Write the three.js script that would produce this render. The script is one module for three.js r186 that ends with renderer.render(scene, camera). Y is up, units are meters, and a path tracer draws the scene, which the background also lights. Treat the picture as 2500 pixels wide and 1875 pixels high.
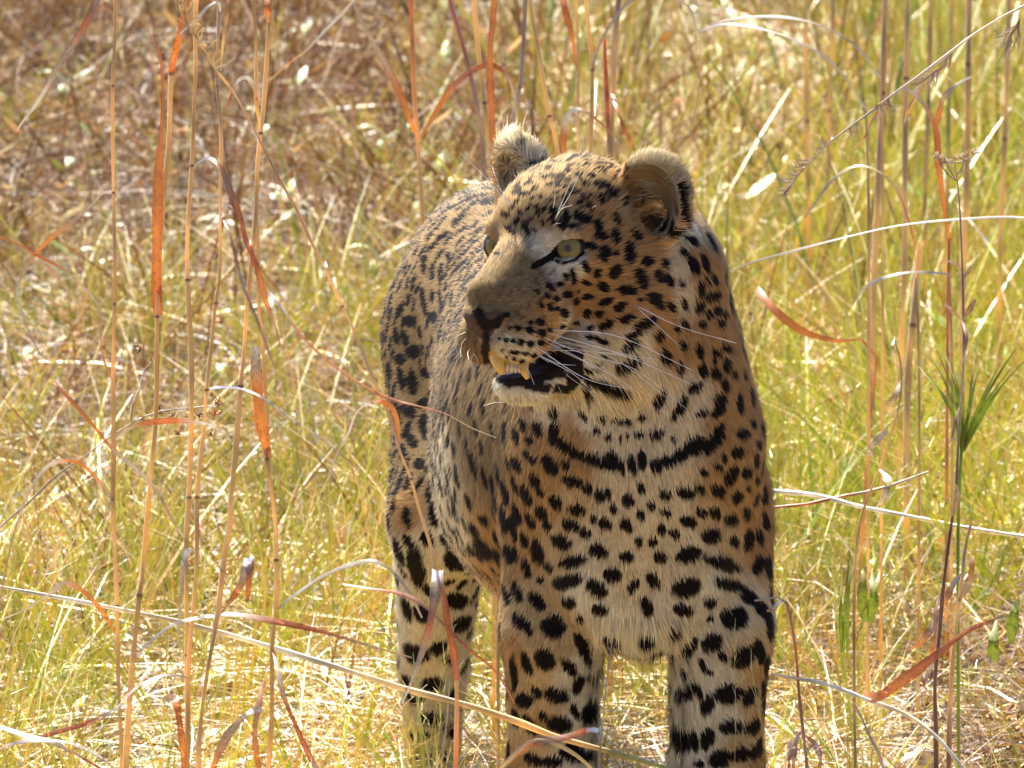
import * as THREE from 'three';
import { Sky } from 'three/addons/objects/Sky.js';

// ---------------------------------------------------------------- camera, sky, sun, exposure
const scene = new THREE.Scene();
const PITCH = 11 * Math.PI / 180, SP = Math.sin(PITCH), CP = Math.cos(PITCH), DIST = 10, CAMH = 2.456;
const camera = new THREE.PerspectiveCamera(2 * Math.atan(0.3318 / DIST) * 180 / Math.PI, 4 / 3, 0.5, 400);
camera.position.set(0, CAMH, DIST * CP);
camera.lookAt(0, CAMH - DIST * SP, 0);
camera.focus = DIST + 0.03;
camera.userData.fStop = 25;
const renderer = new THREE.WebGLRenderer();
renderer.toneMapping = THREE.LinearToneMapping;
renderer.toneMappingExposure = 3.0;
renderer.shadowMap.enabled = true;
const sunDir = new THREE.Vector3(-0.24, 0.78, -0.60).normalize();
const sky = new Sky();
sky.name = 'sky'; sky.userData.kind = 'structure';
sky.scale.setScalar(300);
sky.material.uniforms.sunPosition.value.copy(sunDir);
sky.material.uniforms.turbidity.value = 7;
sky.material.uniforms.rayleigh.value = 0.7;
sky.material.uniforms.mieCoefficient.value = 0.005;
scene.add(sky);
scene.environmentIntensity = 0.18;
const sun = new THREE.DirectionalLight(new THREE.Color(1, 0.91, 0.72), 5);
sun.name = 'sun';
sun.position.copy(sunDir).multiplyScalar(12);
sun.castShadow = true;
Object.assign(sun.shadow.camera, { left: -4, right: 4, top: 4, bottom: -4, near: 0.1, far: 40 });
sun.shadow.mapSize.set(4096, 4096);
scene.add(sun);

// ---------------------------------------------------------------- helpers
let seedState = 12345;
const seed = (s) => { seedState = s | 0; };
const rnd = () => { seedState = (seedState + 0x6d2b79f5) | 0; let t = Math.imul(seedState ^ (seedState >>> 15), 1 | seedState); t = (t + Math.imul(t ^ (t >>> 7), 61 | t)) ^ t; return ((t ^ (t >>> 14)) >>> 0) / 4294967296; };
const rr = (a, b) => a + (b - a) * rnd();
const gauss = () => (rnd() + rnd() + rnd() - 1.5) * 1.1547;
const clamp = (x, a, b) => (x < a ? a : x > b ? b : x);
const mix = (a, b, t) => a + (b - a) * t;
const smooth = (a, b, x) => { const t = clamp((x - a) / (b - a), 0, 1); return t * t * (3 - 2 * t); };
const hash3 = (x, y, z) => { let h = Math.imul(x, 374761393) ^ Math.imul(y, 668265263) ^ Math.imul(z, 1274126177); h = Math.imul(h ^ (h >>> 13), 1103515245); return ((h ^ (h >>> 16)) >>> 0) / 4294967296; };
function noise3(x, y, z) {
  const i = Math.floor(x), j = Math.floor(y), k = Math.floor(z), u = x - i, v = y - j, w = z - k;
  const a = u * u * (3 - 2 * u), b = v * v * (3 - 2 * v), c = w * w * (3 - 2 * w);
  const n = (p, q, r) => hash3(i + p, j + q, k + r);
  return mix(mix(mix(n(0, 0, 0), n(1, 0, 0), a), mix(n(0, 1, 0), n(1, 1, 0), a), b), mix(mix(n(0, 0, 1), n(1, 0, 1), a), mix(n(0, 1, 1), n(1, 1, 1), a), b), c);
}
// The animal is measured in a frame of its own: u to its right hand in the picture, v up, w forward; toWorld stands it on the ground.
// Pictures were measured on a grid 2212 wide: 2500 grid units are one metre ten metres away.
const frameOf = (px, py, d) => { const s = (1 - d / DIST) / 2500; return [(px - 1106) * s, (829.5 - py) * s, d]; };
const toWorld = (p) => new THREE.Vector3(p[0], CAMH - DIST * SP + p[1] * CP + p[2] * SP, -p[1] * SP + p[2] * CP);
const at = (px, py, d) => toWorld(frameOf(px, py, d));
const groundV = (d) => ((DIST - d) * SP - CAMH) / CP;      // frame height of the ground at depth d
const numbered = (() => { const n = {}; return (s) => { n[s] = (n[s] ?? -1) + 1; return n[s] ? s + '_' + String(n[s]).padStart(3, '0') : s; }; })();
function tag(o, label, category, group, kind) {
  if (label) o.userData.label = label;
  if (category) o.userData.category = category;
  if (group) o.userData.group = group;
  if (kind) o.userData.kind = kind;
  return o;
}
function lit(m) { m.castShadow = true; m.receiveShadow = true; return m; }

// ---------------------------------------------------------------- leopard: the field
const smin = (a, b, k) => { const h = k - Math.abs(a - b); return h > 0 ? Math.min(a, b) - h * h / (4 * k) : Math.min(a, b); };
const smax = (a, b, k) => -smin(-a, -b, k);
const ell = (x, y, z, cx, cy, cz, rx, ry, rz) => {
  x -= cx; y -= cy; z -= cz;
  const a = x / rx, b = y / ry, c = z / rz, k0 = Math.sqrt(a * a + b * b + c * c), d = a / rx, e = b / ry, f = c / rz, k1 = Math.sqrt(d * d + e * e + f * f);
  return k1 < 1e-9 ? -Math.min(rx, ry, rz) : k0 * (k0 - 1) / k1;
};
const cone = (x, y, z, ax, ay, az, ra, bx, by, bz, rb) => {
  const dx = bx - ax, dy = by - ay, dz = bz - az; x -= ax; y -= ay; z -= az;
  const t = clamp((x * dx + y * dy + z * dz) / (dx * dx + dy * dy + dz * dz), 0, 1);
  x -= dx * t; y -= dy * t; z -= dz * t;
  return Math.sqrt(x * x + y * y + z * z) - mix(ra, rb, t);
};
// head frame in millimetres: X to the right hand of the picture, Y up, Z out of the face; origin between the eyes
const YAW = 36 * Math.PI / 180, TIP = 14 * Math.PI / 180, ROLL = 1.5 * Math.PI / 180;
const HO = frameOf(1148, 530, 0);
const HB = (() => {
  const F = new THREE.Vector3(-Math.sin(YAW) * Math.cos(TIP), -Math.sin(TIP), Math.cos(YAW) * Math.cos(TIP));
  const R = new THREE.Vector3(Math.cos(YAW), 0, Math.sin(YAW)), U = new THREE.Vector3().crossVectors(F, R);
  const c = Math.cos(ROLL), s = Math.sin(ROLL);
  const R2 = R.clone().multiplyScalar(c).addScaledVector(U, -s), U2 = U.clone().multiplyScalar(c).addScaledVector(R, s);
  return [R2.toArray(), U2.toArray(), F.toArray()];
})();
const toHead = (u, v, w) => { u -= HO[0]; v -= HO[1]; w -= HO[2]; return HB.map((b) => (u * b[0] + v * b[1] + w * b[2]) * 1000); };
const headDir = (x, y, z) => [0, 1, 2].map((i) => HB[0][i] * x + HB[1][i] * y + HB[2][i] * z);
const fromHead = (x, y, z) => { const d = headDir(x, y, z); return [HO[0] + d[0] / 1000, HO[1] + d[1] / 1000, HO[2] + d[2] / 1000]; };
// an ear as a cup: centre, up axis, opening direction (head frame), radii
function earFrame(c, up, open) {
  const o = new THREE.Vector3(...open).normalize(), a = new THREE.Vector3(...up); a.addScaledVector(o, -a.dot(o)).normalize();
  const s = new THREE.Vector3().crossVectors(a, o);
  return { c, s, a, o };
}
const EARS = [
  { ...earFrame([72, 23, -88], [0.22, 1, -0.1], [0.02, 0.1, 1]), r: [36, 40, 18] },
  { ...earFrame([-67, 41, -90], [-0.35, 1, 0.05], [-0.42, 0.1, 0.9]), r: [33, 34, 19] },
];
const earLocal = (e, x, y, z) => { x -= e.c[0]; y -= e.c[1]; z -= e.c[2]; return [x * e.s.x + y * e.s.y + z * e.s.z, x * e.a.x + y * e.a.y + z * e.a.z, x * e.o.x + y * e.o.y + z * e.o.z]; };
function headField(x, y, z) {
  const X = Math.abs(x);
  let d = ell(X, y, z, 0, 10, -64, 56, 50, 70);
  d = smin(d, ell(X, y, z, 0, 18, -24, 39, 30, 40), 22);
  d = smin(d, ell(X, y, z, 46, -16, -50, 23, 26, 40), 24);
  d = smin(d, ell(X, y, z, 48, -66, -60, 34, 50, 42), 34);
  d = smin(d, ell(X, y, z, 30, -118, -58, 44, 34, 40), 30);        // ruff
  d = smin(d, ell(X, y, z, 0, -48, 20, 39, 38, 52), 24);
  d = smin(d, cone(X, y, z, 0, 2, 2, 20.5, 0, -29, 70, 18.5), 14);
  d = smin(d, ell(X, y, z, 35, 12, -7, 13, 7, 11), 13);            // brow
  d = smin(d, ell(X, y, z, 36, -16, -8, 16, 8, 14), 14);           // under the eye
  d = smin(d, ell(X, y, z, 17, -66, 54, 20, 24, 35), 9);           // whisker pads
  d = smin(d, ell(X, y, z, 0, -43, 80, 20, 13, 17), 6);            // nose
  d = smin(d, ell(X, y, z, 0, -62, 84, 5, 16, 8), 5);
  d = smax(d, -ell(X, y, z, 13, -48, 97, 7, 4.5, 9), 3);           // nostrils
  d = smax(d, -ell(X, y, z, 19, -46, 92, 4, 2.5, 8), 3);
  d = smax(d, -cone(X, y, z, 0, -58, 98, 1.2, 0, -90, 90, 1.6), 3);  // cleft of the lip
  let j = cone(X, y, z, 0, -106, -40, 30, 0, -113.5, 39, 17);
  j = smin(j, ell(X, y, z, 10, -113.5, 37, 17, 16, 16), 8);
  j = smin(j, ell(X, y, z, 30, -96, -34, 16, 30, 26), 14);
  d = smin(d, j, 9);
  d = smax(d, -cone(X, y, z, 0, -98, -2, 6.5, 0, -97.5, 90, 6.5), 4);   // open mouth
  d = smax(d, -ell(X, y, z, 0, -99, 26, 45, 7, 34), 4);
  const ex = X - 38, ey = y + 2.6, c = 0.966, s = 0.259;           // eye opening, slanted
  d = smax(d, -ell(ex * c + ey * s, -ex * s + ey * c, z, 0, 0, 8, 11.2, 5.2, 18), 2.5);
  for (const e of EARS) {
    const p = earLocal(e, x, y, z);
    if (p[0] * p[0] + p[1] * p[1] + p[2] * p[2] > 12000) continue;
    const cup = smax(ell(p[0], p[1], p[2], 0, 0, 0, e.r[0], e.r[1], e.r[2]), -ell(p[0], p[1], p[2], 0, -5, 15, e.r[0] * 0.9, e.r[1] * 0.9, 27), 3);
    d = smin(d, cup, 13);
  }
  return d;
}
const part = (a, ra, b, rb) => { const p = frameOf(...a), q = frameOf(...b); return (u, v, w) => cone(u, v, w, p[0], p[1], p[2], ra, q[0], q[1], q[2], rb); };
const lump = (c, r) => { const p = frameOf(...c); return (u, v, w) => ell(u, v, w, p[0], p[1], p[2], r[0], r[1], r[2]); };
const BODY = [
  [part([1380, 600, -0.10], 0.075, [1390, 930, -0.14], 0.104), 0.02],
  [lump([1378, 1110, -0.175], [0.096, 0.115, 0.11]), 0.05],
  [lump([1305, 1200, -0.135], [0.046, 0.072, 0.062]), 0.018],
  [lump([1468, 1200, -0.135], [0.046, 0.072, 0.062]), 0.018],
  [lump([1385, 1290, -0.15], [0.038, 0.046, 0.06]), 0.02],
  [lump([1290, 905, -0.30], [0.105, 0.165, 0.20]), 0.06],
  [part([1330, 930, -0.25], 0.105, [1190, 880, -0.62], 0.10), 0.05],
  [lump([1195, 960, -0.46], [0.108, 0.145, 0.26]), 0.05],
  [part([1250, 1080, -0.30], 0.08, [1150, 1060, -0.62], 0.075), 0.05],
  [lump([1112, 690, -0.78], [0.112, 0.13, 0.15]), 0.06],
  [part([1290, 800, -0.28], 0.08, [1130, 640, -0.68], 0.085), 0.06],
  // near-side front leg (right hand of the picture)
  [part([1564, 1080, -0.18], 0.043, [1556, 1360, -0.16], 0.044), 0.014],
  [part([1556, 1360, -0.16], 0.043, [1550, 1680, -0.195], 0.037), 0.015],
  [part([1550, 1680, -0.195], 0.037, [1548, 2010, -0.24], 0.030), 0.02],
  [part([1548, 2030, -0.235], 0.036, [1545, 2085, -0.18], 0.032), 0.02],
  // the other front leg
  [part([1198, 1100, -0.18], 0.046, [1192, 1370, -0.17], 0.043), 0.014],
  [part([1192, 1370, -0.17], 0.041, [1190, 1680, -0.21], 0.036), 0.015],
  [part([1190, 1680, -0.21], 0.036, [1190, 2000, -0.255], 0.030), 0.02],
  [part([1190, 2020, -0.25], 0.036, [1188, 2075, -0.195], 0.032), 0.02],
  // hind legs
  [part([975, 740, -0.76], 0.052, [952, 1120, -0.66], 0.045), 0.05],
  [part([952, 1120, -0.66], 0.043, [937, 1440, -0.82], 0.031), 0.02],
  [part([937, 1440, -0.82], 0.030, [934, 1640, -0.84], 0.025), 0.012],
  [part([934, 1705, -0.82], 0.026, [936, 1728, -0.77], 0.024), 0.015],
  [part([1255, 760, -0.80], 0.056, [1230, 1120, -0.70], 0.046), 0.05],
  [part([1230, 1120, -0.70], 0.042, [1205, 1430, -0.85], 0.028), 0.02],
  [part([1205, 1430, -0.85], 0.027, [1198, 1640, -0.87], 0.022), 0.012],
  [part([1198, 1680, -0.85], 0.030, [1198, 1702, -0.80], 0.028), 0.02],
  // tail
  [part([1140, 560, -0.90], 0.030, [1170, 820, -1.02], 0.021), 0.03],
  [part([1170, 820, -1.02], 0.021, [1180, 1250, -1.05], 0.018), 0.02],
  [part([1180, 1250, -1.05], 0.018, [1190, 1420, -1.06], 0.016), 0.02],
];
function bodyField(u, v, w) {
  let d = 9;
  for (let i = 0; i < BODY.length; i++) d = smin(d, BODY[i][0](u, v, w), BODY[i][1]);
  return d;
}
function field(u, v, w) {
  const b = bodyField(u, v, w), du = u - HO[0] - 0.03, dv = v - HO[1] + 0.02, dw = w - HO[2] + 0.03;
  const r2 = du * du + dv * dv + dw * dw;
  if (r2 > 0.05) return Math.min(b, Math.sqrt(r2) - 0.2);
  const h = toHead(u, v, w);
  const d = smin(b, headField(h[0], h[1], h[2]) / 1000, 0.018);
  return smax(d, -cone(h[0], h[1], h[2], 75, 16, -76, 17, 50, -8, -116, 12) / 1000, 0.003);   // the hollow of the near ear
}
// surface nets over a box, blocks far from the surface skipped
function netsOf(f, lo, hi, h) {
  const n = [0, 1, 2].map((i) => Math.ceil((hi[i] - lo[i]) / h / 4) * 4 + 1), [nx, ny, nz] = n, val = new Float32Array(nx * ny * nz).fill(1), S = 4;
  const id = (i, j, k) => (k * ny + j) * nx + i;
  for (let k = 0; k < nz - 1; k += S) for (let j = 0; j < ny - 1; j += S) for (let i = 0; i < nx - 1; i += S) {
    const c = f(lo[0] + (i + 2) * h, lo[1] + (j + 2) * h, lo[2] + (k + 2) * h), far = Math.abs(c) > h * 9;
    for (let c2 = k; c2 <= k + S; c2++) for (let b = j; b <= j + S; b++) for (let a = i; a <= i + S; a++) {
      if (far) { if (val[id(a, b, c2)] === 1) val[id(a, b, c2)] = c; } else val[id(a, b, c2)] = f(lo[0] + a * h, lo[1] + b * h, lo[2] + c2 * h);
    }
  }
  const at_ = new Int32Array(nx * ny * nz).fill(-1), pos = [], idx = [];
  for (let k = 0; k < nz - 1; k++) for (let j = 0; j < ny - 1; j++) for (let i = 0; i < nx - 1; i++) {
    let m = 0; const v = [];
    for (let q = 0; q < 8; q++) { const t = val[id(i + (q & 1), j + ((q >> 1) & 1), k + (q >> 2))]; v.push(t); if (t < 0) m++; }
    if (!m || m === 8) continue;
    let x = 0, y = 0, z = 0, c = 0;
    for (let q = 0; q < 8; q++) for (const b of [1, 2, 4]) if (!(q & b) && (v[q] < 0) !== (v[q | b] < 0)) {
      const t = v[q] / (v[q] - v[q | b]); c++;
      x += (q & 1) + (b === 1 ? t : 0); y += ((q >> 1) & 1) + (b === 2 ? t : 0); z += (q >> 2) + (b === 4 ? t : 0);
    }
    at_[id(i, j, k)] = pos.length / 3;
    pos.push(lo[0] + (i + x / c) * h, lo[1] + (j + y / c) * h, lo[2] + (k + z / c) * h);
  }
  const quad = (a, b, c, d, flip) => { if (a < 0 || b < 0 || c < 0 || d < 0) return; if (flip) idx.push(a, c, b, a, d, c); else idx.push(a, b, c, a, c, d); };
  for (let k = 1; k < nz - 1; k++) for (let j = 1; j < ny - 1; j++) for (let i = 1; i < nx - 1; i++) {
    const s = val[id(i, j, k)] < 0;
    if (s !== val[id(i + 1, j, k)] < 0) quad(at_[id(i, j - 1, k - 1)], at_[id(i, j, k - 1)], at_[id(i, j, k)], at_[id(i, j - 1, k)], !s);
    if (s !== val[id(i, j + 1, k)] < 0) quad(at_[id(i - 1, j, k - 1)], at_[id(i - 1, j, k)], at_[id(i, j, k)], at_[id(i, j, k - 1)], !s);
    if (s !== val[id(i, j, k + 1)] < 0) quad(at_[id(i - 1, j - 1, k)], at_[id(i, j - 1, k)], at_[id(i, j, k)], at_[id(i - 1, j, k)], !s);
  }
  return { pos, idx };
}
// ---------------------------------------------------------------- ground, litter, grass
const lin = (r, g, b) => [r, g, b];
const STRAW = lin(0.78, 0.49, 0.15), GOLD = lin(0.64, 0.37, 0.10), PALE = lin(0.84, 0.68, 0.40), BROWN = lin(0.14, 0.065, 0.026), RUST = lin(0.30, 0.11, 0.03), LIME = lin(0.58, 0.62, 0.055), GREEN = lin(0.25, 0.40, 0.03), SALLOW = lin(0.72, 0.58, 0.12), GREY = lin(0.32, 0.23, 0.155), WHITE_STRAW = lin(0.82, 0.76, 0.62);
const mixc = (a, b, t) => a.map((x, i) => mix(x, b[i], t));
function soilTexture() {
  seed(5);
  const c = document.createElement('canvas'); c.width = c.height = 1024; const g = c.getContext('2d');
  g.fillStyle = '#4c3520'; g.fillRect(0, 0, 1024, 1024);
  for (let i = 0; i < 9000; i++) {
    const t = rnd(), x = rnd() * 1024, y = rnd() * 1024, a = rnd() * 6.3, l = rr(15, 110);
    g.strokeStyle = t < 0.2 ? '#a07a40' : t < 0.3 ? '#c3a36c' : t < 0.75 ? '#5b3d22' : t < 0.9 ? '#8a5a30' : '#8f8a3c';
    g.lineWidth = rr(1, 3.5); g.beginPath();
    for (const ox of [0, -1024, 1024]) for (const oy of [0, -1024, 1024]) { if (x + ox < -120 || x + ox > 1144 || y + oy < -120 || y + oy > 1144) continue; g.moveTo(x + ox, y + oy); g.quadraticCurveTo(x + ox + Math.cos(a) * l * 0.5 + 6, y + oy + Math.sin(a) * l * 0.5 - 6, x + ox + Math.cos(a) * l, y + oy + Math.sin(a) * l); }
    g.stroke();
  }
  const t = new THREE.CanvasTexture(c); t.colorSpace = THREE.SRGBColorSpace; t.wrapS = t.wrapT = THREE.RepeatWrapping; t.repeat.set(220, 220); return t;
}
{
  const map = soilTexture();
  const m = lit(new THREE.Mesh(new THREE.PlaneGeometry(260, 260).rotateX(-Math.PI / 2), new THREE.MeshStandardMaterial({ map, roughness: 0.95, bumpMap: map, bumpScale: 0.006 })));
  m.name = 'ground'; m.userData.kind = 'structure'; scene.add(m);
}
class Ribbons {
  constructor() { this.p = []; this.n = []; this.c = []; this.u = []; this.i = []; }
  // points: Vector3[], width(t), side direction(t) -> Vector3, colour(t)
  add(points, width, across, color, fold = 0) {
    const N = points.length, o = this.p.length / 3, T = new THREE.Vector3(), S = new THREE.Vector3(), Nn = new THREE.Vector3(), a = new THREE.Vector3();
    let len = 0;
    for (let k = 0; k < N; k++) {
      const t = k / (N - 1);
      T.copy(points[Math.min(N - 1, k + 1)]).sub(points[Math.max(0, k - 1)]).normalize();
      if (k) len += points[k].distanceTo(points[k - 1]);
      S.copy(across(t)); S.addScaledVector(T, -S.dot(T)).normalize(); Nn.crossVectors(S, T).normalize();
      const w = width(t) / 2, c = color(t);
      for (let q = -1; q <= 1; q++) {
        if (!fold && q === 0) continue;
        a.copy(points[k]).addScaledVector(S, q * w); if (q === 0) a.addScaledVector(Nn, -fold * w);
        this.p.push(a.x, a.y, a.z); this.n.push(Nn.x + S.x * q * fold * 0.6, Nn.y + S.y * q * fold * 0.6, Nn.z + S.z * q * fold * 0.6); this.c.push(c[0], c[1], c[2]); this.u.push(q * 0.5 + 0.5, len * 14);
      }
    }
    const m = fold ? 3 : 2;
    for (let k = 0; k < N - 1; k++) for (let q = 0; q < m - 1; q++) { const b = o + k * m + q; this.i.push(b, b + 1, b + m, b + 1, b + m + 1, b + m); }
  }
  geometry() {
    const g = new THREE.BufferGeometry();
    g.setAttribute('position', new THREE.Float32BufferAttribute(this.p, 3)); g.setAttribute('normal', new THREE.Float32BufferAttribute(this.n, 3)); g.setAttribute('color', new THREE.Float32BufferAttribute(this.c, 3)); g.setAttribute('uv', new THREE.Float32BufferAttribute(this.u, 2)); g.setIndex(this.i); return g;
  }
}
const strawMat = new THREE.MeshPhysicalMaterial({ vertexColors: true, roughness: 0.36, specularIntensity: 1, transmission: 0.4, thickness: 0, side: THREE.DoubleSide });
const deadMat = new THREE.MeshPhysicalMaterial({ vertexColors: true, roughness: 0.8, specularIntensity: 0.2, transmission: 0.25, thickness: 0, side: THREE.DoubleSide });
const grassMat = new THREE.MeshPhysicalMaterial({ vertexColors: true, roughness: 0.4, specularIntensity: 0.9, transmission: 0.5, thickness: 0, side: THREE.DoubleSide });
const pick = (list) => list[Math.floor(rnd() * list.length)];
function thatch(n, colors, reach, high) {                          // straws lying about a point
  const r = new Ribbons();
  for (let i = 0; i < n; i++) {
    const a = rnd() * Math.PI * 2, l = rr(0.05, 0.2) * reach, x = gauss() * 0.06, z = gauss() * 0.06, up = Math.abs(gauss()) * 0.35, b = rr(-0.5, 0.5), w = rr(0.0009, 0.0024), c = mixc(pick(colors), pick(colors), rnd() * 0.5), y0 = rnd() * rnd() * high, pts = [];
    for (let k = 0; k <= 4; k++) { const t = k / 4, aa = a + b * t; pts.push(new THREE.Vector3(x + Math.cos(aa) * l * (t - 0.5), Math.max(0.001, y0 + up * l * t - 0.5 * up * l * t * t + Math.sin(t * 3.1) * 0.012), z + Math.sin(aa) * l * (t - 0.5))); }
    const s = new THREE.Vector3(-Math.sin(a), gauss() * 0.8, Math.cos(a)), shade = rr(0.75, 1.2);
    r.add(pts, (t) => w * (1 - 0.6 * t), () => s, (t) => c.map((v) => v * shade));
  }
  return r.geometry();
}
function tuft(n, colors, h0, h1, wide, lean, spread) {             // blades standing up from one root
  const r = new Ribbons();
  for (let i = 0; i < n; i++) {
    const a = rnd() * Math.PI * 2, h = rr(h0, h1), le = lean * rr(0.2, 1.2), bend = rr(0, 0.9), w = wide * rr(0.5, 1.2), c0 = pick(colors), c1 = mixc(pick(colors), STRAW, rnd() * 0.4), x = gauss() * spread, z = gauss() * spread, pts = [], tw = rnd() * 3;
    for (let k = 0; k <= 5; k++) { const t = k / 5, o = h * (le * t + bend * le * t * t * 1.3); pts.push(new THREE.Vector3(x + Math.cos(a) * o, h * (t - 0.28 * bend * t * t), z + Math.sin(a) * o)); }
    r.add(pts, (t) => w * (0.8 + 0.4 * t) * (1 - t ** 2.2) + 0.0004, (t) => new THREE.Vector3(-Math.sin(a + tw * t), 0.1, Math.cos(a + tw * t)), (t) => mixc(c0, c1, t * t));
  }
  return r.geometry();
}
function wisp(n, colors) {                                          // thin flowering stems with a loose head
  const r = new Ribbons();
  for (let i = 0; i < n; i++) {
    const a = rnd() * 6.28, h = rr(0.16, 0.34), le = rr(0.1, 0.7), c = pick(colors), x = gauss() * 0.03, z = gauss() * 0.03, P = (t) => new THREE.Vector3(x + Math.cos(a) * h * le * t * t, h * (t - 0.25 * le * t * t), z + Math.sin(a) * h * le * t * t), pts = [0, 0.2, 0.4, 0.6, 0.8, 1].map(P);
    r.add(pts, () => 0.0011, () => new THREE.Vector3(-Math.sin(a), 0.2, Math.cos(a)), () => c);
    for (let k = 0; k < 9; k++) { const t = rr(0.72, 1), p = P(t), d = new THREE.Vector3(gauss() * 0.5, rr(0.3, 1), gauss() * 0.5).multiplyScalar(rr(0.012, 0.03)); r.add([p, p.clone().addScaledVector(d, 0.5), p.clone().add(d)], (t2) => 0.0014 * (1 - t2) + 0.0003, () => new THREE.Vector3(d.z, 0, -d.x + 0.001), () => mixc(c, PALE, 0.4)); }
  }
  return r.geometry();
}
function leafy(n, colors, size, high) {                             // a low weed with broad leaves
  const r = new Ribbons();
  for (let i = 0; i < n; i++) {
    const a = rnd() * 6.28, l = size * rr(0.6, 1.3), c = pick(colors), y = rr(0.01, high), lift = rr(0.1, 1.4), pts = [], curl = rr(-0.3, 0.9), x = gauss() * 0.02, z = gauss() * 0.02;
    for (let k = 0; k <= 5; k++) { const t = k / 5; pts.push(new THREE.Vector3(x + Math.cos(a) * l * t, y + l * (lift * t - curl * t * t), z + Math.sin(a) * l * t)); }
    r.add(pts, (t) => l * 0.34 * Math.sin(Math.PI * Math.min(1, t * 0.92 + 0.06)) + 0.0008, () => new THREE.Vector3(-Math.sin(a), gauss() * 0.05, Math.cos(a)), (t) => mixc(c, SALLOW, t * 0.3), 0.25);
  }
  return r.geometry();
}
// a square of ground cover, grown from clumps; the squares are laid side by side, turned and tinted
const TILE = 0.4;
function tile(list) {                                               // [geometry list, how many, least size, most size, tilt, colour spread, stretch]
  const p = [], n = [], c = [], ix = [], V = new THREE.Vector3(), N3 = new THREE.Matrix3(), M = new THREE.Matrix4(), Q = new THREE.Quaternion(), E = new THREE.Euler(), S = new THREE.Vector3();
  for (const [gs, count, s0, s1, tilt, spread, sy = 1] of list) for (let k = 0; k < count; k++) {
    const g = pick(gs), s = rr(s0, s1), o = p.length / 3, P = g.attributes.position, G = g.attributes.normal, C = g.attributes.color, b = 1 + gauss() * spread, t = [b, b * (1 + gauss() * 0.06), b * (1 + gauss() * 0.12)];
    Q.setFromEuler(E.set(gauss() * tilt, rnd() * 6.283, gauss() * tilt)); M.compose(V.set(rr(-0.5, 0.5) * TILE * 1.06, 0, rr(-0.5, 0.5) * TILE * 1.06), Q, S.set(s, s * sy, s)); N3.getNormalMatrix(M);
    for (let i = 0; i < P.count; i++) { V.fromBufferAttribute(P, i).applyMatrix4(M); p.push(V.x, Math.max(V.y, 0.001), V.z); V.fromBufferAttribute(G, i).applyMatrix3(N3).normalize(); n.push(V.x, V.y, V.z); c.push(clamp(C.getX(i) * t[0], 0, 0.9), clamp(C.getY(i) * t[1], 0, 0.9), clamp(C.getZ(i) * t[2], 0, 0.85)); }
    for (const i of g.index.array) ix.push(i + o);
  }
  const g = new THREE.BufferGeometry();
  g.setAttribute('position', new THREE.Float32BufferAttribute(p, 3)); g.setAttribute('normal', new THREE.Float32BufferAttribute(n, 3)); g.setAttribute('color', new THREE.Float32BufferAttribute(c, 3)); g.setIndex(ix); return g;
}
function lay(name, label, category, material, tiles, choose, x0, x1, z0, z1) {      // choose(x, z) -> number of a tile or -1
  const root = new THREE.Group(); root.name = name; tag(root, label, category, null, 'stuff');
  const by = tiles.map(() => []);
  for (let z = z0 + TILE / 2; z < z1; z += TILE) for (let x = x0 + TILE / 2; x < x1; x += TILE) { const k = choose(x, z); if (k >= 0) by[k].push([x, z, Math.floor(rnd() * 4), 1 + gauss() * 0.08]); }
  const M = new THREE.Matrix4(), C = new THREE.Color();
  tiles.forEach((g, k) => {
    if (!by[k].length) return;
    const im = new THREE.InstancedMesh(g, material, by[k].length); im.name = name + '_patch'; im.userData.kind = 'stuff';
    by[k].forEach(([x, z, q, b], i) => { im.setMatrixAt(i, M.makeRotationY(q * Math.PI / 2).setPosition(x, 0.002, z)); im.setColorAt(i, C.setRGB(b, b, b)); });
    root.add(lit(im));
  });
  scene.add(root);
}
// where what grows: x to the right, z away from the camera is negative
const patch = (x, z, f, o) => noise3(x * f + o, z * f, o * 1.7);
const zoneBrown = (x, z) => clamp(smooth(-2.9, -3.6, z) * smooth(0.3, -0.15, x) * 0.9 + smooth(0.6, 0.75, patch(x, z, 1.7, 11)) * 0.45, 0, 1);
const zoneGreen = (x, z) => clamp(smooth(0.05, 0.4, x) * smooth(-1.1, -1.7, z) * 0.75 + smooth(0.45, 0.7, patch(x, z, 2.1, 41)) * 0.5 + smooth(-3.6, -2.9, z) * 0.75, 0, 1);
seed(101);
const ST = [thatch(16, [STRAW, GOLD, PALE, PALE, GOLD], 1.2, 0.04), thatch(16, [STRAW, STRAW, GOLD, PALE, SALLOW], 1.5, 0.05), thatch(12, [PALE, PALE, WHITE_STRAW, STRAW], 1.4, 0.05)];
const SB = [thatch(16, [GOLD, BROWN, BROWN, RUST], 1.1, 0.035), thatch(14, [GREY, GREY, BROWN], 1.3, 0.045), thatch(14, [BROWN, GOLD, RUST, PALE], 1.3, 0.04)];
const DEAD = [leafy(9, [BROWN, RUST, BROWN, GOLD], 0.022, 0.07), leafy(8, [BROWN, RUST, GREY], 0.018, 0.05), tuft(9, [BROWN, RUST, GOLD], 0.06, 0.16, 0.0025, 0.6, 0.02), leafy(3, [RUST, GOLD, GREY], 0.045, 0.05)];
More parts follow.
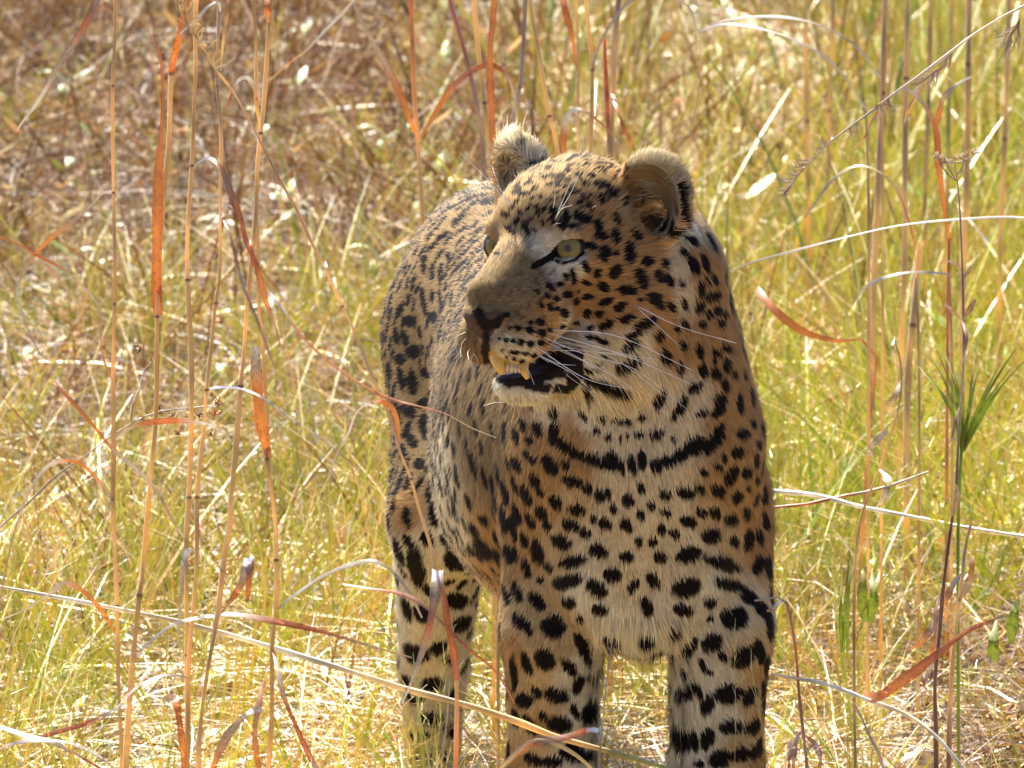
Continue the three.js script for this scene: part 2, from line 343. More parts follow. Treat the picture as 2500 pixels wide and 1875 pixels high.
lay('straw_litter', 'matted pale dry straw lying all over the ground', 'straw', strawMat,
  [...[0, 1, 2].map(() => tile([[ST, 62, 0.7, 1.3, 0.22, 0.25], [SB, 16, 0.7, 1.2, 0.2, 0.25], [DEAD, 6, 0.6, 1.2, 0.4, 0.2]])), ...[0, 1].map(() => tile([[ST, 7, 0.8, 1.3, 0.2, 0.25], [SB, 8, 0.8, 1.4, 0.2, 0.3]])), tile([[ST, 30, 1.2, 2.0, 0.15, 0.2], [SB, 10, 1, 2, 0.15, 0.2]])],
  (x, z) => (Math.abs(x) > 1.3 || z < -6.6 ? 5 : rnd() < zoneBrown(x, z) ? 3 + Math.floor(rnd() * 2) : Math.floor(rnd() * 3)), -3.6, 3.6, -9, 2.2);
lay('brown_litter', 'brown dead leaves and old straw covering the ground at upper left', 'litter', deadMat, [0, 1].map(() => tile([[SB, 70, 0.8, 1.5, 0.24, 0.3], [DEAD, 26, 0.6, 1.2, 0.4, 0.3]])), (x, z) => (Math.abs(x) > 1.3 || z < -6.6 || z > -0.9 ? -1 : rnd() < zoneBrown(x, z) + 0.12 ? Math.floor(rnd() * 2) : -1), -1.6, 1.6, -6.8, -0.8);
const GT = [tuft(15, [LIME, SALLOW, GREEN, LIME], 0.07, 0.19, 0.0032, 0.4, 0.012), tuft(18, [SALLOW, LIME, STRAW], 0.08, 0.22, 0.0026, 0.5, 0.016), tuft(11, [GREEN, LIME], 0.06, 0.17, 0.004, 0.45, 0.01), tuft(17, [STRAW, SALLOW, GOLD], 0.08, 0.22, 0.0018, 0.7, 0.02)];
const WP = [wisp(5, [STRAW, GOLD, SALLOW]), wisp(4, [PALE, STRAW]), wisp(4, [LIME, SALLOW])];
const TALL = [tuft(17, [LIME, LIME, SALLOW, GREEN], 0.14, 0.3, 0.0036, 0.35, 0.014), tuft(15, [SALLOW, STRAW, LIME, LIME], 0.14, 0.32, 0.0026, 0.45, 0.018), tuft(14, [GREEN, LIME, GREEN, SALLOW], 0.12, 0.26, 0.0042, 0.4, 0.012)];
const BRUSH = [leafy(16, [BROWN, RUST, BROWN, BROWN], 0.02, 0.2), tuft(22, [BROWN, RUST, BROWN, BROWN], 0.1, 0.26, 0.003, 0.9, 0.03), thatch(22, [BROWN, RUST, BROWN, GREY], 1.2, 0.2)];
const BL = [leafy(7, [GREEN, LIME], 0.05, 0.05), leafy(8, [GREEN, LIME, LIME], 0.035, 0.1)];
lay('green_grass', 'yellow green grass tufts growing up through the straw', 'grass', grassMat,
  [tile([[GT, 20, 0.6, 1.15, 0.2, 0.2], [WP, 10, 0.5, 1, 0.3, 0.15]]), tile([[GT, 28, 0.6, 1.15, 0.2, 0.2], [WP, 12, 0.5, 1, 0.3, 0.15], [BL, 1, 0.6, 1.2, 0.2, 0.15]]), tile([[GT, 30, 0.7, 1.25, 0.2, 0.2], [TALL, 8, 0.7, 1, 0.2, 0.2], [WP, 8, 0.6, 1, 0.3, 0.15]]), tile([[TALL, 20, 0.7, 1.2, 0.25, 0.3], [GT, 26, 0.8, 1.4, 0.2, 0.2], [BL, 2, 0.8, 1.5, 0.2, 0.15]]), tile([[GT, 5, 0.7, 1.2, 0.2, 0.15], [WP, 4, 0.6, 1, 0.3, 0.15], [BL, 6, 0.8, 1.3, 0.2, 0.2]]), tile([[GT, 6, 1, 1.6, 0.2, 0.15]]), tile([[GT, 26, 0.8, 1.3, 0.25, 0.2], [TALL, 14, 0.65, 0.95, 0.25, 0.2], [WP, 18, 0.6, 1.1, 0.35, 0.15]]), tile([[TALL, 13, 0.8, 1.3, 0.25, 0.3], [GT, 20, 0.8, 1.4, 0.2, 0.2], [BL, 6, 0.8, 1.4, 0.2, 0.2]]), tile([[GT, 3, 0.7, 1.2, 0.2, 0.15], [BL, 3, 0.7, 1.2, 0.2, 0.2], [GT, 2, 0.8, 1.2, 0.2, 0.15], [WP, 2, 0.6, 1, 0.3, 0.15]])],
  (x, z) => {
    if (Math.abs(x) > 1.3 || z < -6.6) return 5;
    if (z > -1.5) return z > 0.3 ? 5 : x < 0.45 ? (z > -0.3 ? (x < -0.3 ? 6 : 0) : x > -0.25 && x < 0.3 && z > -1 ? 0 : 6) : Math.floor(rnd() * 2);
    const g = zoneGreen(x, z), b = zoneBrown(x, z);
    if (x > 0.05 && rnd() < g * 0.75) return rnd() < 0.5 ? 3 : 7;
    if (rnd() < b) return 8;
    return rnd() < g ? 2 : rnd() < 0.15 ? 3 : Math.floor(rnd() * 2);
  }, -3.6, 3.6, -9, 2.2);
const DRY = [tuft(5, [RUST, BROWN, GOLD], 0.3, 0.6, 0.0032, 0.16, 0.03), tuft(4, [BROWN, GOLD, STRAW], 0.3, 0.65, 0.004, 0.14, 0.03), tuft(5, [LIME, GREEN, SALLOW], 0.25, 0.45, 0.006, 0.25, 0.03), tuft(4, [RUST, GOLD], 0.2, 0.45, 0.0045, 0.3, 0.03)];
lay('tall_dry_grass', 'tall brown and rusty dry grass standing in the green on the right', 'grass', grassMat,
  [tile([[DRY, 5, 0.7, 1.2, 0.16, 0.35]]), tile([[DRY, 4, 0.7, 1.1, 0.15, 0.25]])],
  (x, z) => (Math.abs(x) > 1.3 || z < -6.6 || z > -1.9 ? -1 : x > 0.12 && z < -2.3 ? 0 : rnd() < 0.35 - 0.4 * zoneBrown(x, z) ? 1 : -1), -1.6, 1.6, -6.8, -1.0);
lay('brown_brush', 'dark brown withered weeds heaped among the straw', 'dead weeds', deadMat,
  [tile([[BRUSH, 22, 0.7, 1.3, 0.3, 0.3]]), tile([[BRUSH, 4, 0.6, 1.1, 0.3, 0.3]])],
  (x, z) => (Math.abs(x) > 1.3 || z < -6.6 || z > -1.2 ? -1 : rnd() < zoneBrown(x, z) * 0.9 ? 0 : rnd() < (x > 0.1 && z < -2 ? 0.6 : 0.3) ? 1 : -1), -1.6, 1.6, -6.8, -1.0);
// ---------------------------------------------------------------- leopard: coat
const gradient = (p, h = 0.0012) => {
  const n = [field(p[0] + h, p[1], p[2]) - field(p[0] - h, p[1], p[2]), field(p[0], p[1] + h, p[2]) - field(p[0], p[1] - h, p[2]), field(p[0], p[1], p[2] + h) - field(p[0], p[1], p[2] - h)];
  const l = Math.hypot(...n) || 1; return n.map((x) => x / l);
};
function onSkin(px, py) {                                         // where the line of sight through a measured point meets the skin
  const a = frameOf(px, py, 0.2), b = frameOf(px, py, -1.1), dx = b.map((x, i) => x - a[i]), L = Math.hypot(...dx); let t = 0;
  for (let i = 0; i < 300 && t < L; i++) {
    const p = a.map((x, k) => x + dx[k] * t / L), d = field(...p);
    if (d < 0.0004) return p;
    t += Math.max(d * 0.7, 0.0008);
  }
  return null;
}
const CELL = 0.02, spotGrid = new Map(), spots = [];
const cellKey = (a, b, c) => (a + 512) * 1048576 + (b + 512) * 1024 + (c + 512);
function putSpot(c, n, e1, e2, r1, r2, dark) {                    // an ellipse on the skin: two axes in its plane
  const s = { c, n, r: Math.max(r1, r2), dark, id: spots.length };
  const a = e1.map((x) => x * r1), b = e2.map((x) => x * r2), aa = a[0] * a[0] + a[1] * a[1] + a[2] * a[2], bb = b[0] * b[0] + b[1] * b[1] + b[2] * b[2], ab = a[0] * b[0] + a[1] * b[1] + a[2] * b[2], det = aa * bb - ab * ab;
  s.p = a.map((x, i) => (bb * x - ab * b[i]) / det); s.q = b.map((x, i) => (aa * x - ab * a[i]) / det);
  s.reach = Math.sqrt(Math.max(aa, bb)) * 1.5;
  spots.push(s);
  const lo = c.map((x) => Math.floor((x - s.reach) / CELL)), hi = c.map((x) => Math.floor((x + s.reach) / CELL));
  for (let i = lo[0]; i <= hi[0]; i++) for (let j = lo[1]; j <= hi[1]; j++) for (let k = lo[2]; k <= hi[2]; k++) { const key = cellKey(i, j, k); if (!spotGrid.has(key)) spotGrid.set(key, []); spotGrid.get(key).push(s); }
}
function markSkin(px, py, w, h, deg, dark = 1) {
  const c = onSkin(px, py); if (!c) return;
  const n = gradient(c); if (n[2] < 0.12) return; const nw = Math.max(n[2], 0.5), t = deg * Math.PI / 180, m = 1 / 2500 * (1 - c[2] / DIST) / 2;
  const lift = (x, y) => { const z = -(x * n[0] + y * n[1]) / nw; return [x, y, z]; };
  putSpot(c, n, lift(Math.cos(t), -Math.sin(t)), lift(Math.sin(t), Math.cos(t)), w * m, h * m, dark);
}
function stroke(points, width, dark = 1) {
  for (let i = 0; i + 1 < points.length; i++) {
    const [x0, y0] = points[i], [x1, y1] = points[i + 1], L = Math.hypot(x1 - x0, y1 - y0), n = Math.max(1, Math.round(L / (width * 0.4))), deg = Math.atan2(y1 - y0, x1 - x0) * 180 / Math.PI;
    for (let k = 0; k <= n; k++) markSkin(mix(x0, x1, k / n), mix(y0, y1, k / n), width * 1.25, width, deg, dark);
  }
}
const FACE = [930, 765, 90, 45, 80, 1050, 780, 110, 60, 20, 905, 830, 70, 45, 0, 975, 835, 60, 35, -10, 1160, 835, 90, 55, 80, 1185, 915, 85, 60, 20, 1290, 915, 100, 50, 75, 1300, 790, 90, 40, 60, 1440, 915, 90, 45, 45, 1105, 985, 120, 45, 10, 1395, 1045, 150, 65, 80, 1215, 1040, 110, 75, 90, 1297, 1040, 45, 40, 0, 1515, 1105, 80, 70, 30, 1655, 1120, 80, 50, 50, 1080, 1140, 80, 45, 60, 1160, 1185, 65, 50, -45, 1295, 1170, 110, 75, -60, 1480, 1235, 150, 70, 65, 1605, 1215, 100, 60, 70, 1690, 1245, 100, 60, 60, 1780, 1275, 60, 50, 30, 930, 1220, 60, 40, 80, 980, 1215, 90, 45, 80, 1080, 1260, 75, 40, 10, 1200, 1285, 90, 60, 40, 1385, 1315, 130, 65, 10, 878, 1275, 45, 40, 0, 810, 1295, 80, 40, 40, 930, 1350, 70, 45, 0, 855, 1380, 50, 40, 0, 1088, 1365, 75, 45, -10, 995, 1405, 50, 45, 0, 1015, 1330, 30, 20, 0, 1228, 1395, 85, 50, -20, 1330, 1440, 85, 60, -30, 1470, 1390, 40, 35, 0, 1590, 1395, 130, 75, 40, 1700, 1440, 80, 50, 50, 1800, 1415, 100, 45, 70, 1090, 1495, 60, 60, 0, 1185, 1490, 65, 45, -10, 910, 1485, 60, 55, 45, 860, 1455, 40, 30, 0, 800, 1445, 60, 35, 50, 740, 1430, 60, 30, 70, 780, 1360, 55, 30, 60, 710, 1330, 40, 20, 60, 1380, 1525, 100, 60, -20, 1515, 1565, 150, 70, -30, 1230, 1575, 100, 55, -30, 1110, 1595, 60, 35, -30, 1005, 1565, 60, 40, 10, 945, 1590, 45, 40, 0, 900, 1590, 40, 35, 0, 730, 1555, 60, 50, 30, 660, 1560, 40, 30, 10, 745, 1637, 60, 40, 20, 655, 1618, 60, 45, 10, 572, 1603, 50, 40, 0, 508, 1603, 30, 30, 0,
  1870, 945, 110, 50, 35, 1800, 1030, 60, 50, 80, 1880, 1130, 150, 60, 65, 1960, 1110, 140, 50, 70, 2030, 1230, 100, 40, 70, 1930, 1310, 110, 50, 80, 1975, 1250, 70, 30, 70, 1920, 1450, 90, 60, -60, 2050, 1470, 60, 55, 0, 2110, 1500, 60, 40, 80, 1990, 1500, 50, 50, 0, 1940, 1570, 70, 50, 30, 2080, 1560, 80, 50, -60, 2020, 1360, 100, 60, -20, 1810, 1570, 80, 50, 50];
const BROW = [970, 585, 60, 42, 30, 910, 650, 70, 35, 70, 1025, 665, 40, 28, 0, 1110, 475, 50, 32, 20, 1150, 545, 60, 40, 30, 1045, 520, 70, 35, 60, 1010, 465, 50, 28, 0, 940, 430, 50, 22, 20, 890, 470, 50, 22, -10, 850, 590, 50, 24, 20, 760, 710, 45, 26, -50, 715, 745, 40, 26, 60, 680, 630, 50, 22, -30, 600, 600, 60, 24, -20, 560, 650, 40, 20, -30, 640, 520, 60, 22, -25, 700, 560, 50, 22, -15, 770, 480, 50, 20, -15, 530, 700, 45, 24, -50, 490, 760, 40, 28, -60, 560, 800, 60, 32, -50, 620, 850, 60, 38, 60, 640, 890, 40, 28, 60, 520, 880, 60, 38, 40, 490, 850, 40, 28, 0, 690, 870, 40, 24, 50, 830, 720, 60, 44, 60, 825, 790, 60, 38, 80, 800, 640, 40, 20, 0, 930, 540, 50, 24, 10, 1180, 350, 110, 18, 0, 1270, 345, 60, 18, 0, 1230, 380, 70, 20, 10, 1080, 390, 50, 20, 0, 1170, 420, 60, 22, 10, 1260, 410, 50, 22, 10, 1200, 450, 50, 22, 10, 1330, 370, 50, 18, 0, 950, 390, 40, 16, 0, 1060, 360, 40, 14, 0, 820, 365, 60, 28, 20, 740, 610, 40, 20, 0, 640, 710, 40, 22, -40, 700, 690, 40, 20, -30, 590, 740, 30, 20, 0, 1190, 540, 110, 50, 20, 1260, 600, 70, 40, 40, 1180, 640, 60, 40, 70, 1090, 700, 50, 30, 10, 870, 540, 40, 20, -10, 800, 530, 36, 18, -20, 1110, 610, 44, 28, 20, 1000, 740, 40, 26, 0, 750, 810, 40, 26, 60, 670, 790, 40, 22, -40];
const LOWER = [505, 375, 30, 25, 0, 575, 375, 45, 35, 0, 655, 390, 60, 45, 0, 745, 405, 60, 40, 10, 800, 385, 40, 30, 0, 430, 450, 25, 20, 0, 480, 460, 35, 28, 0, 530, 465, 40, 30, 0, 590, 475, 50, 45, 0, 660, 490, 55, 45, 0, 740, 485, 60, 33, 0, 800, 475, 60, 30, -20, 450, 535, 30, 20, 0, 510, 550, 35, 25, 0, 550, 552, 45, 30, 0, 620, 560, 50, 30, 10, 685, 575, 55, 33, 0, 740, 585, 60, 30, -20, 485, 585, 22, 18, 0, 540, 600, 30, 25, 0, 590, 615, 40, 30, 0,
  1105, 440, 45, 40, 0, 1155, 445, 45, 35, 0, 1210, 470, 85, 45, 10, 1440, 410, 150, 45, -30, 1415, 500, 140, 60, -35, 1220, 580, 70, 25, 0, 1190, 635, 45, 25, -20, 1115, 690, 110, 22, -20, 1390, 640, 180, 70, -25, 1610, 425, 90, 55, -60, 1740, 370, 60, 45, 40, 1790, 500, 90, 55, 20, 1660, 580, 110, 80, 70, 1770, 665, 100, 65, 80, 1920, 540, 110, 50, 80, 1945, 690, 110, 60, 80, 2045, 555, 70, 55, 30, 2125, 520, 80, 60, 0, 2040, 710, 90, 75, 30, 2120, 650, 110, 60, 80, 1885, 815, 110, 75, -40, 1620, 890, 150, 85, -75, 1780, 970, 200, 65, -60, 1290, 815, 210, 75, 14, 1130, 770, 140, 60, 12, 1100, 850, 110, 55, 70, 1200, 1045, 70, 50, 30, 1345, 1070, 150, 50, 10, 1495, 1035, 70, 60, 20, 1060, 1020, 90, 45, 50, 845, 1000, 110, 60, 70, 1165, 1140, 60, 45, 40, 1250, 1190, 60, 45, 60, 1340, 1200, 50, 20, 85, 1390, 1180, 50, 20, 85, 1480, 1165, 80, 40, 10, 1610, 1165, 110, 65, -30, 1730, 1210, 50, 40, 40, 2075, 910, 100, 95, 0, 1940, 1010, 110, 40, -10, 2060, 990, 120, 70, -40, 720, 1130, 120, 60, 70, 640, 1310, 70, 50, 50, 690, 1360, 70, 60, 50, 565, 1390, 120, 60, 65, 620, 1100, 110, 50, 70, 660, 1210, 70, 50, 60, 560, 1180, 120, 50, 75, 2030, 620, 60, 40, 80, 2110, 800, 110, 60, 75, 2180, 720, 70, 50, 80];
const COLLAR = [1340, 1400, 110, 50, 70, 1425, 1400, 130, 60, 75, 1500, 1360, 130, 60, 85, 1600, 1400, 95, 80, 80, 1690, 1370, 110, 75, -20, 1790, 1320, 120, 85, -30, 1890, 1260, 150, 110, -40, 2000, 1240, 150, 90, -50, 2070, 1160, 130, 80, -80, 1280, 1350, 120, 70, 40];
const CHEST = [430, 400, 150, 90, 55, 545, 395, 65, 55, 30, 585, 515, 150, 70, 20, 695, 565, 80, 65, 60, 780, 620, 100, 70, 75, 840, 600, 80, 50, 80, 985, 650, 80, 80, 0, 1080, 560, 80, 55, 70, 1250, 610, 90, 60, 10, 1150, 690, 60, 55, 60, 1075, 750, 80, 50, 80, 1250, 735, 90, 55, 30, 1400, 600, 120, 80, 20, 1495, 565, 80, 60, 35, 1520, 450, 70, 55, 30, 1620, 415, 70, 50, 45, 1665, 350, 60, 45, 60, 1625, 580, 110, 80, 50, 1720, 470, 140, 80, -60, 1830, 455, 80, 65, 60, 1765, 310, 85, 75, 0, 1800, 175, 90, 75, 10, 1900, 370, 100, 60, 80, 1915, 255, 75, 60, 60, 1905, 510, 60, 45, 70, 1840, 570, 50, 40, 60, 1760, 630, 90, 75, -20, 1895, 650, 90, 60, -75, 1955, 610, 130, 50, 85, 1975, 420, 120, 40, 80, 1880, 100, 70, 50, 80, 1955, 160, 120, 50, 70,
  360, 590, 80, 55, 40, 470, 665, 110, 70, 45, 320, 510, 100, 60, 70, 255, 615, 150, 65, 70, 190, 740, 120, 55, 70, 370, 740, 110, 65, 65, 285, 795, 110, 60, 60, 620, 720, 120, 75, 15, 410, 835, 70, 60, 30, 580, 830, 120, 80, 30, 680, 885, 80, 75, 10, 820, 820, 90, 80, 60, 745, 785, 60, 50, 40, 880, 710, 70, 50, 70, 970, 825, 100, 75, 60, 1060, 950, 70, 50, 70, 1160, 950, 60, 60, 0, 1225, 860, 90, 50, 75, 1310, 890, 90, 70, 40, 1415, 800, 120, 75, 25, 1510, 740, 80, 60, 20, 1605, 740, 90, 75, 50, 1720, 790, 90, 85, 0, 1830, 745, 100, 70, 70, 1580, 905, 130, 100, -10, 1740, 950, 90, 70, 60, 1840, 935, 150, 75, -80, 1925, 920, 110, 50, 80, 1965, 800, 130, 50, 85];
const CHEST_LOW = [505, 950, 150, 85, 30, 345, 1020, 180, 80, 75, 245, 930, 110, 60, 75, 415, 1130, 90, 60, 40, 590, 1090, 180, 85, -15, 770, 1015, 130, 100, 20, 970, 1055, 100, 75, 0, 1215, 1055, 90, 80, 20, 1415, 1040, 170, 110, -20, 1680, 1110, 220, 90, 20, 1915, 1120, 130, 80, -75, 530, 1240, 190, 100, -10, 260, 1140, 140, 65, 75, 870, 1185, 120, 100, -10, 760, 1285, 150, 100, 40, 1020, 1265, 110, 65, -65, 1165, 1225, 120, 75, 55, 1405, 1280, 190, 120, -15, 1690, 1255, 170, 90, 15, 1850, 1350, 130, 90, 30, 360, 1220, 50, 50, 0, 335, 1380, 140, 90, 45, 565, 1385, 90, 80, 20, 780, 1440, 110, 80, 0, 1120, 1420, 140, 70, 75, 1380, 1440, 140, 80, 15, 1570, 1390, 95, 75, 20, 1565, 1500, 50, 45, 0, 1750, 1500, 180, 140, 0, 1945, 1440, 120, 80, 60, 450, 1560, 160, 150, 20, 250, 1560, 150, 60, 55, 190, 1520, 120, 60, 70, 640, 1500, 60, 40, 80, 90, 780, 180, 60, 85, 165, 870, 150, 45, 75, 40, 930, 120, 40, 70, 110, 600, 180, 60, 75, 175, 540, 130, 50, 75, 190, 400, 120, 55, 60, 130, 390, 110, 40, 70, 60, 470, 150, 40, 80, 130, 1040, 130, 70, 70, 60, 1080, 120, 40, 70, 180, 1040, 100, 40, 80, 190, 1310, 150, 60, 70, 110, 1330, 150, 50, 75];
const LEGS = [910, 650, 120, 90, 40, 1105, 600, 170, 60, 70, 815, 675, 120, 45, 70, 750, 720, 170, 40, 85, 1030, 690, 100, 50, 50, 1075, 780, 110, 55, -70, 805, 860, 90, 80, 20, 870, 820, 70, 50, 60, 965, 835, 130, 80, 20, 1140, 920, 130, 75, -75, 980, 985, 120, 90, 20, 900, 940, 60, 40, 50, 1060, 920, 80, 40, 70, 1140, 745, 50, 40, 0, 830, 990, 120, 50, 60, 1050, 1130, 120, 100, 20, 850, 1170, 110, 60, 20, 760, 950, 90, 40, 80, 940, 1180, 100, 60, 0, 1120, 1150, 80, 60, 0, 1655, 590, 110, 60, -60, 1765, 570, 110, 90, -25, 1930, 640, 140, 90, -30, 1820, 635, 70, 40, 60, 1720, 680, 70, 35, 75, 1630, 720, 40, 35, 0, 1755, 715, 40, 30, 0, 2010, 620, 130, 50, 80, 1640, 820, 110, 75, -50, 1700, 820, 90, 40, 70, 1850, 830, 150, 100, -10, 1740, 890, 100, 65, -70, 1960, 840, 110, 60, -60, 2030, 850, 180, 45, 85, 1565, 790, 60, 40, 80, 1865, 1000, 120, 75, 0, 1975, 1000, 90, 70, -40, 1610, 1060, 150, 80, 75, 1680, 1070, 100, 50, 80, 1745, 1060, 110, 65, -70, 1810, 1160, 130, 90, -10, 1910, 1140, 90, 75, -30, 1995, 1110, 120, 60, -70, 1700, 1195, 60, 40, 0, 2045, 700, 150, 40, 85, 2060, 480, 150, 50, 80, 2070, 330, 120, 40, 85, 2055, 180, 120, 50, 85,
  155, 100, 150, 60, 80, 245, 180, 200, 90, 80, 450, 350, 120, 85, 10, 475, 470, 120, 85, -30, 280, 410, 110, 90, 40, 195, 390, 140, 50, 75, 240, 620, 140, 100, 20, 360, 590, 100, 70, -20, 420, 650, 70, 60, 0, 195, 760, 80, 50, 60, 330, 780, 110, 80, -10, 435, 830, 60, 50, 80, 230, 850, 100, 60, 20, 320, 960, 110, 70, 0, 420, 1020, 80, 60, 40, 260, 1050, 100, 60, 0, 360, 1150, 90, 80, 0, 240, 1150, 80, 60, 0, 440, 150, 110, 80, 50, 590, 80, 140, 100, 40, 530, 90, 70, 50, 0, 600, 220, 130, 60, 40, 560, 310, 150, 50, 40, 640, 330, 100, 60, 20, 620, 270, 120, 50, 50, 670, 130, 130, 50, 70];
const FLANK = [440, 140, 60, 25, -20, 390, 150, 60, 20, -45, 340, 200, 80, 25, -50, 270, 220, 60, 22, -60, 235, 260, 60, 20, -65, 210, 370, 70, 25, 85, 240, 400, 60, 22, 85, 270, 400, 70, 22, 85, 300, 340, 35, 22, 80, 340, 290, 50, 20, -50, 390, 230, 50, 20, -45, 170, 440, 60, 22, -75, 120, 450, 50, 20, -70, 150, 500, 50, 20, -75, 205, 500, 80, 28, 75, 240, 490, 45, 25, 80, 270, 505, 60, 25, 75, 245, 565, 50, 38, 20, 215, 540, 50, 25, 60, 155, 580, 50, 38, 0, 135, 640, 60, 28, 70, 105, 635, 60, 25, 80, 195, 620, 50, 28, 70, 170, 690, 60, 46, -30, 120, 720, 45, 38, 0, 225, 690, 50, 36, 80, 260, 640, 90, 28, 75, 80, 765, 70, 28, 80, 125, 790, 80, 25, 80, 165, 805, 90, 36, 85, 215, 770, 50, 38, 10, 265, 765, 60, 33, 70, 235, 840, 50, 28, -20, 205, 880, 50, 33, -30, 150, 910, 60, 36, 50, 165, 1020, 50, 36, 60, 215, 970, 90, 46, 80, 110, 920, 80, 25, 85, 195, 1105, 46, 38, 0, 130, 1060, 60, 25, 85,
  330, 850, 70, 18, -70, 270, 1185, 80, 30, 80, 320, 1270, 90, 44, 85, 290, 1300, 60, 30, 80, 325, 1365, 50, 36, 70, 370, 1240, 60, 30, 70, 390, 1345, 60, 36, 50, 385, 1415, 50, 40, 30, 410, 1440, 60, 36, 30, 430, 1310, 50, 36, 30, 330, 1150, 80, 26, 80, 390, 1110, 90, 30, 75, 430, 1150, 80, 22, 75, 240, 1290, 90, 26, 80, 320, 1465, 90, 54, 40, 300, 1010, 70, 22, -75, 370, 1050, 70, 22, 80, 420, 1040, 60, 20, 80, 540, 1310, 60, 36, 0, 500, 1310, 80, 36, 70, 300, 930, 60, 20, -70, 340, 980, 70, 20, 80, 400, 970, 60, 20, 75, 380, 900, 60, 18, -75, 430, 900, 60, 18, 80, 270, 1090, 80, 24, 85, 460, 980, 70, 20, 80, 350, 790, 60, 18, -60, 420, 830, 50, 18, -70, 310, 660, 60, 20, 80, 330, 580, 60, 20, 80, 310, 500, 60, 20, 80, 340, 430, 50, 20, 80, 290, 450, 50, 20, 85, 300, 280, 50, 18, -50, 180, 320, 60, 18, -65, 140, 380, 50, 18, -70, 440, 190, 50, 20, -30, 460, 1180, 80, 26, 80, 470, 1250, 70, 26, 75];
const read = (list, x0, y0, s, grow = 1) => { for (let i = 0; i + 4 < list.length; i += 5) markSkin(x0 + list[i] * s, y0 + list[i + 1] * s, list[i + 2] * s * grow, list[i + 3] * s * grow, list[i + 4]); };
read(FACE, 955.6, 247.7, 0.288, 1.26); read(BROW, 955.6, 247.7, 0.288, 1.3); read(LOWER, 955.6, 601.7, 0.288, 1.18); read(COLLAR, 955.6, 601.7, 0.288, 1.25);
read(CHEST, 1061.8, 884.8, 0.3, 1.2); read(CHEST_LOW, 1061.8, 884.8, 0.3, 1.18); read(LEGS, 796.3, 1150.2, 0.42, 1.1); read(FLANK, 796.3, 353.9, 0.5869, 1.2);
stroke([[1198, 925], [1200, 948], [1228, 970], [1258, 984], [1290, 996], [1322, 1006]], 24);
stroke([[1078, 812], [1130, 828], [1190, 842], [1232, 838]], 24, 1.3);           stroke([[1086, 803], [1150, 812], [1215, 810]], 20, 1.3);          // lower lip
stroke([[1188, 806], [1222, 782], [1246, 765]], 30, 1.3); stroke([[1232, 838], [1246, 800]], 32, 1.3);
stroke([[1180, 560], [1198, 542], [1214, 526], [1238, 521], [1256, 532], [1276, 528]], 9); stroke([[1190, 561], [1215, 569], [1243, 562], [1260, 546]], 7); stroke([[1152, 576], [1194, 552]], 15);
stroke([[1056, 518], [1062, 546], [1076, 549]], 8);
stroke([[1046, 697], [1068, 700]], 27); stroke([[1066, 697], [1094, 680]], 13); stroke([[1050, 716], [1050, 778]], 15, 0.9);
stroke([[1474, 400], [1480, 440], [1484, 490]], 14); stroke([[1176, 312], [1196, 336]], 18, 0.8);
const manual = spots.length;

// ground colour of the coat, laid by points on the skin
const PAINT = [];
function paint(color, r, ...pts) { for (let i = 0; i < pts.length; i += 2) { const c = onSkin(pts[i], pts[i + 1]); if (c) PAINT.push([c, color, r]); } }
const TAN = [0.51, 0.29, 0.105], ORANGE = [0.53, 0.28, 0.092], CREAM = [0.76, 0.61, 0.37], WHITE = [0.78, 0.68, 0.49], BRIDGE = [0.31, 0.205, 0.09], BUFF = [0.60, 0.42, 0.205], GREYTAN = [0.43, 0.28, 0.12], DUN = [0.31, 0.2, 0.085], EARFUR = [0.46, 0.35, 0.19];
paint(GREYTAN, 0.02, 1200, 400, 1140, 430, 1270, 380, 1110, 470, 1330, 430, 1180, 480);
paint(BRIDGE, 0.016, 1100, 580, 1080, 620, 1040, 640, 1110, 640, 1130, 600, 1060, 660, 1090, 660);
paint(ORANGE, 0.02, 1300, 560, 1360, 600, 1420, 640, 1240, 640, 1400, 560, 1330, 660, 1180, 690, 1430, 710, 1380, 480, 1300, 470);
paint(ORANGE, 0.014, 1110, 700, 1150, 680, 1170, 720);
paint(CREAM, 0.014, 1100, 740, 1140, 750, 1180, 760, 1220, 690, 1075, 760);
paint(WHITE, 0.016, 1140, 870, 1100, 860, 1190, 870, 1290, 780, 1270, 740, 1230, 575, 1180, 520, 1290, 860, 1270, 900);
paint(CREAM, 0.022, 1320, 770, 1380, 800, 1340, 900, 1400, 880, 1440, 900, 1400, 960, 1320, 960, 1360, 740, 1480, 840);
paint(TAN, 0.022, 1520, 620, 1540, 760, 1600, 800, 1570, 900, 1620, 960, 1480, 740, 1240, 940, 1500, 560);
paint(CREAM, 0.022, 1470, 560, 1465, 620);
paint(EARFUR, 0.012, 1420, 330, 1380, 350, 1460, 340, 1120, 310, 1110, 340, 1130, 290, 1476, 400);
paint(WHITE, 0.012, 1110, 320, 1488, 500);
paint(ORANGE, 0.014, 1340, 400); paint(GREYTAN, 0.013, 1400, 400, 1420, 430, 1440, 400, 1400, 440, 1430, 460, 1445, 430, 1385, 385);
paint(CREAM, 0.03, 1390, 1060, 1340, 1080, 1440, 1090, 1380, 1180, 1300, 1160, 1460, 1180, 1390, 1260, 1500, 1220);
paint(TAN, 0.028, 1620, 1060, 1640, 1160, 1600, 1020, 1230, 1000, 1180, 1060, 1140, 1120, 1110, 1180, 1180, 1000, 1560, 1060);
paint(BUFF, 0.026, 1240, 1080, 1540, 1100, 1200, 1180, 1580, 1180);
paint(WHITE, 0.03, 1330, 1330, 1400, 1360, 1430, 1300, 1480, 1330, 1270, 1280, 1540, 1260); paint(CREAM, 0.024, 1600, 1290, 1590, 1340);
paint(BUFF, 0.026, 1140, 1300, 1180, 1400, 1150, 1500, 1130, 1580, 1630, 1400, 1620, 1500, 1610, 1600, 1200, 1300);
